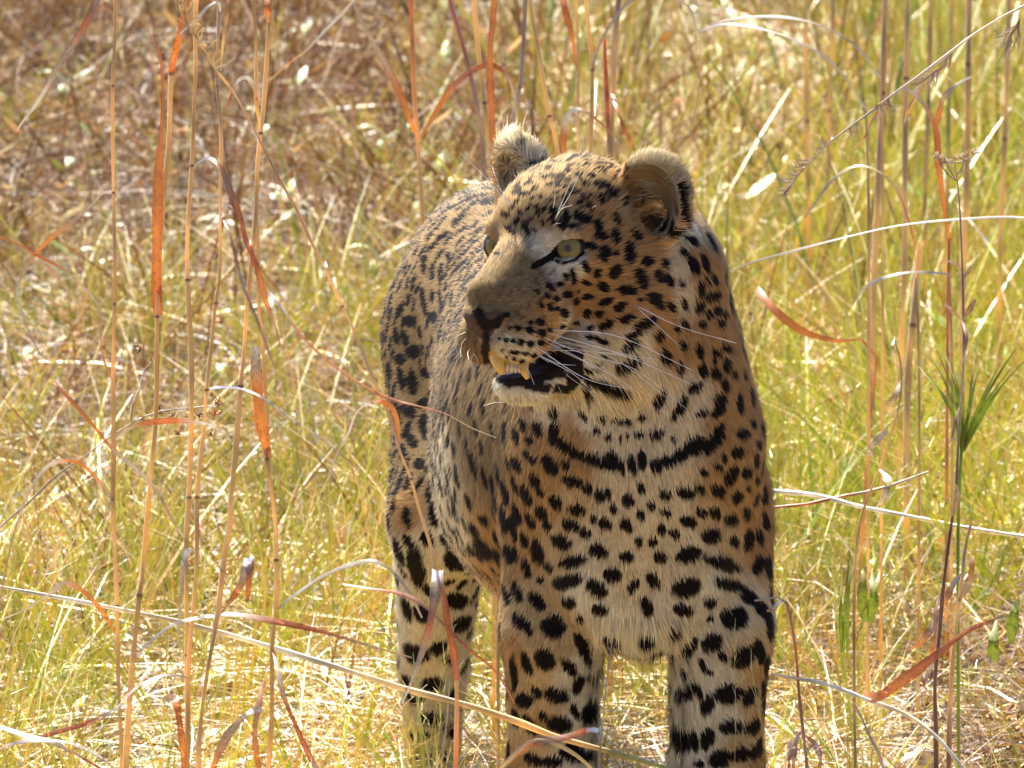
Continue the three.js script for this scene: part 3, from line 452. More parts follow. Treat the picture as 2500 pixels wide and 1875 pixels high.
paint(TAN, 0.02, 1105, 1400, 1110, 1500, 1110, 1620, 1645, 1450, 1635, 1560, 1640, 1640, 1160, 1560);
paint(WHITE, 0.024, 1250, 1450, 1260, 1560, 1480, 1450, 1490, 1560, 1540, 1460, 1500, 1640, 1250, 1640, 1560, 1540);
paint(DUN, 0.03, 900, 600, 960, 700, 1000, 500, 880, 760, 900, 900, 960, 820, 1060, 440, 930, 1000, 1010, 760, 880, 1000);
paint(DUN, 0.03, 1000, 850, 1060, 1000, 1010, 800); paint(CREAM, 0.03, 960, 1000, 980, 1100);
paint(WHITE, 0.03, 960, 1180, 1010, 1240, 1040, 1290, 920, 1200, 900, 1320, 980, 1320, 940, 1420, 930, 1520, 930, 1620);
paint(TAN, 0.024, 1080, 1080, 1070, 1180, 1060, 1240, 880, 1100);
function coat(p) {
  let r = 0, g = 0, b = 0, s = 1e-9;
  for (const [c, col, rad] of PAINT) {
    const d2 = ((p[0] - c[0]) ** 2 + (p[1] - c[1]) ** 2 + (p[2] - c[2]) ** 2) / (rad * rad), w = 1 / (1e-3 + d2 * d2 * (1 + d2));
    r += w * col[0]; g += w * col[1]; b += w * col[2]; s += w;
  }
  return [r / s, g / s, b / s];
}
function darkness(p, wob) {
  const list = spotGrid.get(cellKey(Math.floor(p[0] / CELL), Math.floor(p[1] / CELL), Math.floor(p[2] / CELL)));
  if (!list) return 0;
  let m = 0; const wobble = (noise3(p[0] * 260, p[1] * 260, p[2] * 260) - 0.5) * 0.28;
  for (const s of list) {
    const x = p[0] - s.c[0], y = p[1] - s.c[1], z = p[2] - s.c[2];
    if (Math.abs(x * s.n[0] + y * s.n[1] + z * s.n[2]) > s.reach) continue;
    const a = x * s.p[0] + y * s.p[1] + z * s.p[2], b = x * s.q[0] + y * s.q[1] + z * s.q[2], q = Math.sqrt(a * a + b * b) + wob + wobble;
    if (q < 1.1) m = Math.max(m, Math.min(1, s.dark) * (1 - smooth(0.86, 1.1, q)));
  }
  const h = toHead(...p);                                          // flecks on the forehead
  if (h[1] > 8 && h[2] > -100 && h[2] < 20 && Math.abs(h[0]) < 62) m = Math.max(m, 0.85 * smooth(0.6, 0.7, noise3(h[0] * 0.19 + 5, h[1] * 0.24, h[2] * 0.15)) * smooth(8, 18, h[1]));
  if (h[1] < 0 && h[1] > -70 && h[2] > 0 && h[2] < 70) m = Math.max(m, 0.5 * smooth(0.66, 0.76, noise3(h[0] * 0.35, h[1] * 0.35, h[2] * 0.3)) * smooth(12, 26, Math.abs(h[0])));
  return m;
}
function bare(p) {                                                 // lips and lids carry no hair
  const list = spotGrid.get(cellKey(Math.floor(p[0] / CELL), Math.floor(p[1] / CELL), Math.floor(p[2] / CELL)));
  return !!list && list.some((s) => { if (s.dark < 1.2) return false; const x = p[0] - s.c[0], y = p[1] - s.c[1], z = p[2] - s.c[2], a = x * s.p[0] + y * s.p[1] + z * s.p[2], b = x * s.q[0] + y * s.q[1] + z * s.q[2]; return a * a + b * b < 0.8 && Math.hypot(x, y, z) < s.reach; });
}
// ---------------------------------------------------------------- leopard: skin and fur
const leopard = new THREE.Group();
leopard.name = 'leopard';
leopard.position.copy(at(1280, 1500, -0.45)); leopard.position.y = 0;
tag(leopard, 'spotted leopard standing in dry grass, head turned to the left, mouth open', 'leopard');
scene.add(leopard);
const rel = (p) => toWorld(p).sub(leopard.position);
const DIRW = (d) => [d[0], d[1] * CP + d[2] * SP, -d[1] * SP + d[2] * CP];
const HLO = [-0.06, -0.07, -0.16], HHI = [0.18, 0.23, 0.12];
const skinMesh = (() => {
  const a = netsOf(field, [-0.165, -0.63, -1.13], [0.26, 0.24, 0.13], 0.005), b = netsOf(field, HLO, HHI, 0.0025);
  const pos = a.pos.slice(), idx = [], e = 0.003;
  for (let i = 0; i < a.idx.length; i += 3) {
    const c = [0, 1, 2].map((k) => (a.pos[a.idx[i] * 3 + k] + a.pos[a.idx[i + 1] * 3 + k] + a.pos[a.idx[i + 2] * 3 + k]) / 3);
    if (c.every((x, k) => x > HLO[k] + e && x < HHI[k] - e)) continue;
    idx.push(a.idx[i], a.idx[i + 1], a.idx[i + 2]);
  }
  const off = pos.length / 3;
  for (const x of b.pos) pos.push(x);
  for (const i of b.idx) idx.push(i + off);
  const used = new Int32Array(pos.length / 3).fill(-1), p2 = []; let n = 0;
  for (let i = 0; i < idx.length; i++) { const v = idx[i]; if (used[v] < 0) { used[v] = n++; p2.push(pos[v * 3], pos[v * 3 + 1], pos[v * 3 + 2]); } idx[i] = used[v]; }
  return { pos: p2, idx };
})();
const NV = skinMesh.pos.length / 3, vp = (i) => [skinMesh.pos[i * 3], skinMesh.pos[i * 3 + 1], skinMesh.pos[i * 3 + 2]];
const vNormal = new Float32Array(NV * 3), vColor = new Float32Array(NV * 3);
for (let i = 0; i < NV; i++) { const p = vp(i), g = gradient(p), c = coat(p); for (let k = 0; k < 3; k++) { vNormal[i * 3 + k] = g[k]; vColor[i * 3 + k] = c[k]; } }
// spots where the picture shows none: the far flank, the back, the tail and gaps
seed(77);
{
  const pick = []; for (let i = 0; i < NV; i += 3) pick.push(i);
  for (let i = pick.length - 1; i > 0; i--) { const j = Math.floor(rnd() * (i + 1)); [pick[i], pick[j]] = [pick[j], pick[i]]; }
  const centres = new Map(), key = (c) => cellKey(...c.map((x) => Math.floor(x / 0.03)));
  const add = (c, r) => { const k = key(c); if (!centres.has(k)) centres.set(k, []); centres.get(k).push([c, r]); };
  for (const s of spots) add(s.c, s.r);
  const free = (c, gap) => {
    const [i, j, k] = c.map((x) => Math.floor(x / 0.03));
    for (let a = -1; a <= 1; a++) for (let b = -1; b <= 1; b++) for (let d = -1; d <= 1; d++) for (const [q, r] of centres.get(cellKey(i + a, j + b, k + d)) ?? []) if (Math.hypot(c[0] - q[0], c[1] - q[1], c[2] - q[2]) < gap + r) return false;
    return true;
  };
  for (const i of pick) {
    const c = vp(i), n = [vNormal[i * 3], vNormal[i * 3 + 1], vNormal[i * 3 + 2]], h = toHead(...c), head = h[2] > -70 && Math.abs(h[0]) < 90 && h[1] > -150;
    const seen = n[2] > 0.25;
    if (head && (h[2] > -30 || seen)) continue;
    if (h[1] > 0 && h[2] < -55 && h[2] > -130 && Math.abs(h[0]) > 42 && Math.abs(h[0]) < 125) continue;
    const leg = c[2] < -0.3 && c[1] < -0.1 && c[0] < -0.01, back = c[2] < -0.3 && !leg, near = n[2] > -0.2, r = back ? (near ? rr(0.0045, 0.0072) : rr(0.0055, 0.0085)) : rr(0.006, 0.009);
    if (!free(c, (back ? near : seen) ? (back ? r + 0.0012 : r + (leg ? (c[1] > -0.19 ? 0.004 : 0.011) : 0.0075)) : r + 0.004)) continue;
    const t = new THREE.Vector3(...(back ? [0, -0.9, -0.4] : [0, -1, 0.1])), nn = new THREE.Vector3(...n);
    t.addScaledVector(nn, -t.dot(nn)).normalize().applyAxisAngle(nn, gauss() * 0.4);
    const q = new THREE.Vector3().crossVectors(nn, t), long = back ? rr(1.3, 2.3) : rr(1.0, 1.6);
    putSpot(c, n, t.toArray(), q.toArray(), r * long, r * 0.85, 1); add(c, r);
  }
}
const BLACK = [0.016, 0.011, 0.009], LEATHER = [0.10, 0.06, 0.042], INSIDE = [0.03, 0.013, 0.009];
const inMouth = (h) => h[2] > -12 && h[2] < 66 && ell(Math.abs(h[0]), h[1], h[2], 0, -100, 26, 47, 10, 37) < 0;
const onLip = (h) => h[1] > -107.5 && h[1] < -91 && h[2] > -9 && h[2] < 46 && Math.abs(h[0]) < 43;
const onNose = (h) => h[2] > 80 && h[1] < -37 && h[1] > -60 && Math.abs(h[0]) < 22 - Math.max(0, -47 - h[1]) * 1.1;
const eyeGap = (h) => { const ex = Math.abs(h[0]) - 38, ey = h[1] + 2.6; return ell(ex * 0.966 + ey * 0.259, -ex * 0.259 + ey * 0.966, h[2], 0, 0, 8, 11.2, 5.2, 18); };
const skin = (() => {
  const g = new THREE.BufferGeometry(), wp = new Float32Array(NV * 3), wn = new Float32Array(NV * 3), wc = new Float32Array(NV * 3);
  for (let i = 0; i < NV; i++) {
    const p = vp(i), q = rel(p), n = DIRW([vNormal[i * 3], vNormal[i * 3 + 1], vNormal[i * 3 + 2]]);
    wp.set([q.x, q.y, q.z], i * 3); wn.set(n, i * 3);
    const d = darkness(p, 0), h = toHead(...p), near = Math.abs(h[0]) < 100 && h[2] > -90;
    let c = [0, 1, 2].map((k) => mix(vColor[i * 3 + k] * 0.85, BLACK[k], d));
    if (near && inMouth(h)) c = INSIDE;
    else if (near && onLip(h)) c = BLACK;
    else if (near && onNose(h)) c = LEATHER.map((x, k) => mix(x, BLACK[k], d));
    else if (near && eyeGap(h) < 2.2) c = BLACK;
    wc.set(c, i * 3);
  }
  g.setAttribute('position', new THREE.BufferAttribute(wp, 3)); g.setAttribute('normal', new THREE.BufferAttribute(wn, 3)); g.setAttribute('color', new THREE.BufferAttribute(wc, 3)); g.setIndex(skinMesh.idx);
  const m = lit(new THREE.Mesh(g, new THREE.MeshPhysicalMaterial({ vertexColors: true, roughness: 0.75, specularIntensity: 0.15 })));
  m.name = 'body'; leopard.add(m); return m;
})();
const NOSE = fromHead(0, -34, 96);
function lie(p, h, isHead) {                                       // which way the hair lies
  if (isHead) {
    if (h[1] < -104 && h[2] > -20) return headDir(h[0] * 0.01, -0.5, -0.6);
    const f = [p[0] - NOSE[0], p[1] - NOSE[1], p[2] - NOSE[2]], l = Math.hypot(...f);
    const dn = smooth(-40, -120, h[1]) * smooth(0, -40, h[2]);
    return [f[0] / l, f[1] / l - dn * 1.2, f[2] / l];
  }
  const back = smooth(-0.25, -0.5, p[2]), low = smooth(0.0, -0.16, p[1]);
  const cx = 0.112 - 0.02;
  const front = [(p[0] - cx) * 4, -1, -0.15 + 0.1 * low], rear = [-0.12, mix(-0.35, -0.9, smooth(-0.05, -0.3, p[1])), mix(-1, -0.25, smooth(-0.05, -0.3, p[1]))];
  return [0, 1, 2].map((k) => mix(front[k], rear[k], back));
}
seed(4242);
const fur = (() => {
  const P = skinMesh.pos, I = skinMesh.idx, pos = [], nor = [], col = [], ind = [];
  const e1 = new THREE.Vector3(), dir = new THREE.Vector3(), nrm = new THREE.Vector3(), side = new THREE.Vector3();
  let n = 0;
  for (let t = 0; t < I.length; t += 3) {
    const a = I[t] * 3, b = I[t + 1] * 3, c = I[t + 2] * 3;
    const ux = P[b] - P[a], uy = P[b + 1] - P[a + 1], uz = P[b + 2] - P[a + 2], wx = P[c] - P[a], wy = P[c + 1] - P[a + 1], wz = P[c + 2] - P[a + 2];
    const area = Math.hypot(uy * wz - uz * wy, uz * wx - ux * wz, ux * wy - uy * wx) / 2;
    const m = [(P[a] + P[b] + P[c]) / 3, (P[a + 1] + P[b + 1] + P[c + 1]) / 3, (P[a + 2] + P[b + 2] + P[c + 2]) / 3], nz = (vNormal[a + 2] + vNormal[b + 2] + vNormal[c + 2]) / 3, nx = (vNormal[a] + vNormal[b] + vNormal[c]) / 3, ny = (vNormal[a + 1] + vNormal[b + 1] + vNormal[c + 1]) / 3;
    const h = toHead(...m), close = Math.abs(h[0]) < 110 && h[2] > -150 && h[1] > -160 && h[1] < 110;
    const isHead = close && headField(...h) / 1000 < bodyField(...m) + 0.003;
    let len, wid = 0.8, dens, tilt = 0.42;
    if (isHead) {
      const ax = Math.abs(h[0]);
      len = mix(6, 11, smooth(10, -60, h[2])); dens = 640000;
      len = mix(len, 4.8, smooth(20, 50, h[2]) * smooth(-55, -35, h[1]));
      if (h[2] > 15 && h[1] < -45) len = mix(len, 5, smooth(15, 35, h[2]));
      if (h[1] < -85 && h[2] < 0) len = mix(len, 16, smooth(-85, -110, h[1]) * smooth(5, -25, h[2]));
      if (h[1] < -108 && h[2] > 0) len = 5.5;
      if (h[1] > 8 && ax > 45 && h[2] < -60) { len = 8; tilt = 0.55; if (h[0] < 0 && nx < -0.2) { len = 15; tilt = 0.9; } }
      if (inMouth(h) || onLip(h) || onNose(h)) continue;
      const eg = eyeGap(h); if (h[2] > -30 && eg < 1.2) continue;
      if (h[2] > -30 && eg < 8) { len = Math.min(len, 1.5 + eg * 0.5); tilt = 0.25; }
      wid = mix(0.45, 0.75, smooth(3, 12, len)); dens *= 0.75 / wid; wid *= 1.1;
    } else {
      const front = smooth(-0.36, -0.26, m[2]), hy = m[1] + 0.0;
      len = mix(8.5, 8.5, front); dens = mix(430000, 600000, front);
      len = mix(len, 7.5, smooth(-0.16, -0.26, m[1]));
      if (m[1] < -0.2 && m[2] > -0.3 && Math.abs(m[0] - 0.11) < 0.04) len = 19;
      if (m[2] > -0.3 && m[1] > -0.02 && m[1] < 0.12) len = Math.max(len, 10);
      if (m[2] < -0.6) len = Math.min(len, 8);
    }
    if (nz < -0.35) { dens *= 0.35; wid *= 1.5; }
    const want = area * dens, k = Math.floor(want) + (rnd() < want % 1 ? 1 : 0);
    for (let q = 0; q < k; q++) {
      let r1 = rnd(), r2 = rnd(); if (r1 + r2 > 1) { r1 = 1 - r1; r2 = 1 - r2; } const r0 = 1 - r1 - r2;
      const p = [0, 1, 2].map((x) => P[a + x] * r0 + P[b + x] * r1 + P[c + x] * r2);
      nrm.set(vNormal[a] * r0 + vNormal[b] * r1 + vNormal[c] * r2, vNormal[a + 1] * r0 + vNormal[b + 1] * r1 + vNormal[c + 1] * r2, vNormal[a + 2] * r0 + vNormal[b + 2] * r1 + vNormal[c + 2] * r2).normalize();
      dir.set(...lie(p, h, isHead));
      const s1 = noise3(p[0] * 90 + 7, p[1] * 90, p[2] * 90) - 0.5, s2 = noise3(p[0] * 90, p[1] * 90 + 31, p[2] * 90) - 0.5;
      dir.addScaledVector(nrm, -dir.dot(nrm)); if (dir.lengthSq() < 1e-6) dir.set(0, -1, 0); dir.normalize();
      side.crossVectors(nrm, dir).normalize();
      dir.addScaledVector(side, s1 * 0.6 + gauss() * 0.14).normalize();
      side.crossVectors(nrm, dir).normalize();
      const lift = rnd() < 0.05 ? 0.25 : 0, rise = clamp(tilt + lift + s2 * 0.45 + gauss() * 0.12, 0.12, 1), guard = rnd() < 0.05 ? 1.7 : 1, L = len * 0.001 * rr(0.65, 1.2) * guard, w = wid * 0.0005 * rr(0.8, 1.25);
      e1.copy(dir).multiplyScalar(Math.cos(rise)).addScaledVector(nrm, Math.sin(rise));
      const mid = [p[0] + e1.x * L * 0.5, p[1] + e1.y * L * 0.5, p[2] + e1.z * L * 0.5];
      e1.copy(dir).multiplyScalar(Math.cos(rise * 0.45)).addScaledVector(nrm, Math.sin(rise * 0.45));
      const tip = [mid[0] + e1.x * L * 0.5, mid[1] + e1.y * L * 0.5, mid[2] + e1.z * L * 0.5];
      if (bare(p)) continue;
      const mott = 1 + (noise3(p[0] * 320, p[1] * 320, p[2] * 320) - 0.5) * (len < 6 ? 0.7 : 0.34) + (noise3(p[0] * 60, p[1] * 60, p[2] * 60) - 0.5) * 0.2;
      const d = darkness([p[0] + dir.x * L * 0.45, p[1] + dir.y * L * 0.45, p[2] + dir.z * L * 0.45], gauss() * 0.07), j = len < 6 ? rr(0.62, 1.4) : rr(0.82, 1.18), jw = gauss() * 0.04;
      const base = [0, 1, 2].map((x) => mix((vColor[a + x] * r0 + vColor[b + x] * r1 + vColor[c + x] * r2) * j * mott + jw * 0.4, BLACK[x] * rr(0.7, 1.6), d));
      const pts = [[p, 1], [p, -1], [mid, 0.9], [mid, -0.9], [tip, 0]];
      for (const [o, sgn] of pts) {
        const x = o[0] + side.x * w * sgn, y = o[1] + side.y * w * sgn, z = o[2] + side.z * w * sgn, g = toWorld([x, y, z]).sub(leopard.position);
        pos.push(g.x, g.y, g.z);
        const f = DIRW([nrm.x + side.x * sgn * 0.35, nrm.y + side.y * sgn * 0.35, nrm.z + side.z * sgn * 0.35]), l = Math.hypot(...f);
        nor.push(f[0] / l, f[1] / l, f[2] / l);
        const br = o === tip ? 1.1 : o === mid ? 1 : 0.9;
        col.push(clamp(base[0] * br, 0.005, 0.9), clamp(base[1] * br, 0.004, 0.9), clamp(base[2] * br, 0.003, 0.9));
      }
      ind.push(n, n + 1, n + 2, n + 1, n + 3, n + 2, n + 2, n + 3, n + 4); n += 5;
    }
  }
  const g = new THREE.BufferGeometry();
  g.setAttribute('position', new THREE.Float32BufferAttribute(pos, 3)); g.setAttribute('normal', new THREE.Float32BufferAttribute(nor, 3)); g.setAttribute('color', new THREE.Float32BufferAttribute(col, 3)); g.setIndex(ind);
  const m = lit(new THREE.Mesh(g, new THREE.MeshPhysicalMaterial({ vertexColors: true, roughness: 0.65, specularIntensity: 0.1, transmission: 0.25, thickness: 0, side: THREE.DoubleSide })));
  m.name = 'fur'; m.userData.kind = 'stuff'; leopard.add(m);
  console.log('hairs', n / 5, 'skin tris', I.length / 3, 'spots', manual, spots.length);
  return m;
})();

// ---------------------------------------------------------------- leopard: eyes, teeth, whiskers
const cap = (r, a, tilt = 0) => new THREE.SphereGeometry(r, 32, 12, 0, Math.PI * 2, 0, a).rotateX(Math.PI / 2);
const irisMat = new THREE.MeshPhysicalMaterial({ vertexColors: true, roughness: 0.6, specularIntensity: 0.12, clearcoat: 0.04, clearcoatRoughness: 0.05 });
const pupilMat = new THREE.MeshPhysicalMaterial({ color: new THREE.Color().setRGB(0.012, 0.007, 0.004), roughness: 0.4, clearcoat: 0.3, clearcoatRoughness: 0.05 });
const eyeMat = new THREE.MeshPhysicalMaterial({ color: new THREE.Color().setRGB(0.02, 0.014, 0.01), roughness: 0.6, specularIntensity: 0.2 });
for (const s of [-1, 1]) {
  const eye = lit(new THREE.Mesh(new THREE.SphereGeometry(0.0145, 32, 24), eyeMat)); eye.name = 'eye';
  const c = fromHead(s < 0 ? -39.5 : 36, -3, s < 0 ? -8 : -9); eye.position.copy(rel(c));
  const gaze = new THREE.Vector3(...DIRW([-0.24, -0.1, 0.965])).normalize();
  eye.quaternion.setFromUnitVectors(new THREE.Vector3(0, 0, 1), gaze);
  const ig = new THREE.SphereGeometry(0.0147, 48, 16, 0, Math.PI * 2, 0, 0.84), ic = []; ig.rotateX(Math.PI / 2);
  for (let i = 0, q = ig.attributes.position; i < q.count; i++) { const t = Math.acos(clamp(q.getZ(i) / 0.0147, -1, 1)) / 0.84, f = (1 - 0.75 * smooth(0.8, 1, t)) * (0.85 + 0.3 * noise3(Math.atan2(q.getY(i), q.getX(i)) * 9 + 40, t * 2, 3)), k = smooth(0.55, 0.2, t); ic.push(mix(0.23, 0.21, k) * f, mix(0.18, 0.135, k) * f, mix(0.068, 0.04, k) * f); }
  ig.setAttribute('color', new THREE.Float32BufferAttribute(ic, 3));
  const iris = lit(new THREE.Mesh(ig, irisMat)); iris.name = 'iris'; eye.add(iris);
  const pupil = lit(new THREE.Mesh(cap(0.01485, 0.2), pupilMat)); pupil.name = 'pupil'; eye.add(pupil);
  leopard.add(eye);
}
const hair = (pts, r0, r1, sides = 5) => {
  const curve = new THREE.CatmullRomCurve3(pts), N = 18, g = new THREE.TubeGeometry(curve, N, 1, sides, false), q = g.attributes.position, v = new THREE.Vector3();
  for (let i = 0; i <= N; i++) { const c = curve.getPointAt(i / N), r = mix(r0, r1, i / N); for (let j = 0; j <= sides; j++) { const k = i * (sides + 1) + j; v.fromBufferAttribute(q, k).sub(c).multiplyScalar(r).add(c); q.setXYZ(k, v.x, v.y, v.z); } }
  return g;
};
const toothMat = new THREE.MeshPhysicalMaterial({ color: new THREE.Color().setRGB(0.80, 0.42, 0.05), roughness: 0.3, clearcoat: 0.5 }), paleTooth = new THREE.MeshPhysicalMaterial({ color: new THREE.Color().setRGB(0.75, 0.55, 0.3), roughness: 0.3, clearcoat: 0.5 });
for (const [name, x0, y0, x1, y1, r, d, m] of [['canine_tooth', 1072, 768, 1086, 808, 0.009, 0.053, toothMat], ['canine_tooth', 1128, 786, 1140, 818, 0.0065, 0.047, toothMat], ['incisor_tooth', 1096, 786, 1097, 801, 0.0028, 0.053, paleTooth], ['incisor_tooth', 1105, 788, 1106, 803, 0.0028, 0.052, paleTooth], ['incisor_tooth', 1113, 790, 1115, 805, 0.0028, 0.051, paleTooth], ['incisor_tooth', 1121, 792, 1122, 805, 0.0026, 0.050, paleTooth]]) {
  const t = lit(new THREE.Mesh(hair([rel(frameOf(x0, y0 - 8, d - 0.004)), rel(frameOf(mix(x0, x1, 0.5) - 1, mix(y0, y1, 0.5), d)), rel(frameOf(x1, y1, d - 0.001))], r, r * 0.3, 10), m));
  t.name = name; leopard.add(t);
}
const whiskerMat = new THREE.MeshPhysicalMaterial({ color: new THREE.Color().setRGB(0.85, 0.8, 0.7), roughness: 0.35 });
const W2 = (x, y) => [955.6 + x * 0.288, 601.7 + y * 0.288], W1 = (x, y) => [955.6 + x * 0.288, 247.7 + y * 0.288];
function whisker(f, x0, y0, x1, y1, x2, y2, out1, out2, r = 0.0004, name = 'whisker') {
  const a = onSkin(...f(x0, y0)); if (!a) return;
  const b = frameOf(...f(x1, y1), a[2] + out1), c = frameOf(...f(x2, y2), a[2] + out2);
  const w = lit(new THREE.Mesh(hair([rel(a), rel(b), rel(c)], r, r * 0.35), whiskerMat)); w.name = name; leopard.add(w);
}
for (const q of [[820, 385, 1300, 430, 1900, 700, 0.02, 0.02], [850, 500, 1150, 550, 1600, 605, 0.02, 0.03], [840, 535, 1250, 560, 1620, 640, 0.03, 0.03], [830, 515, 1300, 740, 1480, 870, 0.03, 0.02], [740, 590, 900, 700, 1160, 890, 0.02, 0.03], [720, 575, 1000, 730, 1130, 860, 0.02, 0.03], [690, 505, 1100, 760, 1420, 830, 0.03, 0.03], [850, 450, 1300, 610, 1730, 930, 0.03, 0.03], [800, 410, 1400, 590, 1880, 800, 0.03, 0.03], [810, 560, 1400, 660, 1830, 975, 0.03, 0.02], [845, 470, 1250, 540, 1560, 610, 0.03, 0.03], [680, 625, 820, 720, 890, 850, 0.02, 0.02], [600, 625, 650, 700, 690, 795, 0.012, 0.01], [790, 480, 1100, 640, 1290, 790, 0.03, 0.03], [760, 440, 1050, 560, 1340, 640, 0.03, 0.03], [700, 560, 880, 640, 1000, 650, 0.02, 0.02], [1450, 200, 1780, 360, 2205, 485, 0.02, 0.02], [1450, 210, 1620, 360, 1800, 525, 0.02, 0.02]]) whisker(W2, ...q);
for (const q of [[180, 400, 110, 440, 105, 560, 0.0, 0.0], [190, 440, 150, 480, 135, 585, 0.0, 0.01], [210, 520, 190, 560, 200, 610, 0.01, 0.02], [225, 570, 215, 640, 250, 690, 0.0, 0.0], [480, 930, 400, 930, 310, 955, 0.0, 0.0], [560, 960, 540, 1010, 515, 1085, 0.0, 0.0], [610, 975, 610, 1030, 590, 1050, 0.0, 0.0], [230, 560, 260, 600, 270, 660, 0.01, 0.01]]) whisker(W2, ...q, 0.00032);
for (const q of [[860, 745, 1000, 400, 1065, 145, 0.02, 0.03], [840, 790, 950, 610, 1060, 385, 0.02, 0.03], [825, 835, 855, 818, 890, 812, 0.006, 0.008], [845, 775, 900, 705, 975, 678, 0.01, 0.015], [830, 705, 845, 600, 835, 480, 0.01, 0.02], [500, 690, 380, 530, 130, 285, 0.0, -0.01], [500, 700, 400, 470, 370, 380, 0.0, -0.01], [520, 690, 430, 560, 395, 520, 0.0, 0.0], [1120, 715, 1135, 690, 1153, 685, 0.003, 0.004]]) whisker(W1, ...q, 0.00035, 'brow_whisker');
{                                                                   // pale hairs across the near ear
  seed(31); const r = new Ribbons(), col = [0.56, 0.42, 0.24];
  for (let i = 0; i < 30; i++) {
    const x0 = rr(1362, 1392), y0 = rr(385, 470), a = onSkin(x0, y0); if (!a) continue;
    const L = rr(26, 62), an = rr(-0.5, 0.5), f = (t, o) => frameOf(x0 + Math.cos(an) * L * t, y0 + Math.sin(an) * L * t + 10 * t * t * rr(-1, 1), a[2] + o), pts = [rel(a), rel(f(0.35, 0.006)), rel(f(0.7, 0.007)), rel(f(1, 0.003))];
    r.add(new THREE.CatmullRomCurve3(pts).getPoints(8), (t) => 0.0004 * (1 - 0.7 * t), () => new THREE.Vector3(0, 1, 0.3), () => col);
  }
  const m = lit(new THREE.Mesh(r.geometry(), new THREE.MeshStandardMaterial({ vertexColors: true, roughness: 0.6, side: THREE.DoubleSide }))); m.name = 'ear_hair'; m.userData.kind = 'stuff'; leopard.add(m);
}
// ---------------------------------------------------------------- single stalks, blades and weeds
const bladeTexture = (() => {
  seed(9);
  const c = document.createElement('canvas'); c.width = 128; c.height = 512; const g = c.getContext('2d');
  g.fillStyle = '#f4f0ea'; g.fillRect(0, 0, 128, 512);
  for (let i = 0; i < 46; i++) { g.strokeStyle = rnd() < 0.5 ? 'rgba(120,90,60,0.25)' : 'rgba(255,255,255,0.5)'; g.lineWidth = rr(0.6, 2); const x = rnd() * 128; g.beginPath(); g.moveTo(x, 0); g.lineTo(x, 512); g.stroke(); }
  for (let i = 0; i < 60; i++) { g.fillStyle = 'rgba(60,25,12,' + rr(0.25, 0.75).toFixed(2) + ')'; g.beginPath(); g.ellipse(rnd() * 128, rnd() * 512, rr(1.5, 5), rr(3, 12), 0, 0, 7); g.fill(); }
  const t = new THREE.CanvasTexture(c); t.colorSpace = THREE.SRGBColorSpace; t.wrapS = t.wrapT = THREE.RepeatWrapping; return t;
})();
const bladeMat = new THREE.MeshPhysicalMaterial({ vertexColors: true, map: bladeTexture, roughness: 0.45, specularIntensity: 0.8, transmission: 0.6, thickness: 0, side: THREE.DoubleSide });
const stemMat = new THREE.MeshPhysicalMaterial({ vertexColors: true, roughness: 0.45, specularIntensity: 0.7, transmission: 0.5, thickness: 0, side: THREE.DoubleSide });
const cORANGE = [0.80, 0.29, 0.07], cRED = [0.66, 0.22, 0.08], cDUSK = [0.52, 0.39, 0.26], cGREY = [0.60, 0.52, 0.42], cTAN = [0.86, 0.62, 0.27], cSTEM = [0.80, 0.55, 0.22], cWEED = [0.42, 0.24, 0.14], cREED = [0.58, 0.41, 0.23], cCANE = [0.62, 0.42, 0.19], cWHITE = [0.80, 0.75, 0.66], cDARK = [0.16, 0.07, 0.035], cGREEN = [0.30, 0.40, 0.05], cLIME = [0.55, 0.54, 0.08], cPALE = [0.74, 0.62, 0.38];
const groundY = (d) => 829.5 - groundV(d) * 2500 / (1 - d / DIST);
function plant(name, label, category, x, d, group) {
  const o = new THREE.Group(); o.name = numbered(name); o.position.copy(at(x, groundY(d), d)); o.position.y = 0;
  tag(o, label, category, group); o.userData.depth = d; scene.add(o); return o;
}
const worldPts = (o, xy, d0, d1, bulge = 0) => { const n = xy.length / 2, r = []; for (let i = 0; i < n; i++) { const t = n > 1 ? i / (n - 1) : 0; r.push(at(xy[2 * i], xy[2 * i + 1], mix(d0, d1, t) + bulge * 4 * t * (1 - t)).sub(o.position)); } return r; };
const along = (list, t) => { const f = t * (list.length - 1), i = Math.min(list.length - 2, Math.floor(f)), u = f - i; return Array.isArray(list[0]) ? list[i].map((x, k) => mix(x, list[i + 1][k], u)) : mix(list[i], list[i + 1], u); };
const mm = (w) => w / 2500;
// a blade through measured points; widths in the same measure, colours along it, twist in radians at both ends
function blade(o, xy, widths, colors, { d = o.userData.depth, d1 = d + 0.03, bulge = 0.03, twist = [0.3, 0.9], name = 'leaf', fold = 0.3, label } = {}) {
  const curve = new THREE.CatmullRomCurve3(worldPts(o, xy, d, d1, bulge), false, 'centripetal'), N = Math.max(10, xy.length * 2), r = new Ribbons(), T = new THREE.Vector3(), B = new THREE.Vector3(), pts = [];
  for (let i = 0; i <= N; i++) pts.push(curve.getPoint(i / N));
  const back = new THREE.Vector3(0, SP, CP), wob = rnd() * 9;
  r.add(pts, (t) => mm(along(widths, t)) * (1 + 0.12 * Math.sin(t * 17 + wob)), (t) => { curve.getTangent(clamp(t, 0.001, 0.999), T); B.crossVectors(T, back).normalize(); const a = mix(twist[0], twist[1], t) + 0.15 * Math.sin(t * 11 + wob); return B.multiplyScalar(Math.cos(a)).addScaledVector(back, Math.sin(a)); }, (t) => along(colors, t).map((x) => x * (1 + 0.12 * Math.sin(t * 23 + wob * 2))), fold);
  const m = lit(new THREE.Mesh(r.geometry(), bladeMat)); m.name = name; if (label) m.userData.label = label; o.add(m); return m;
}
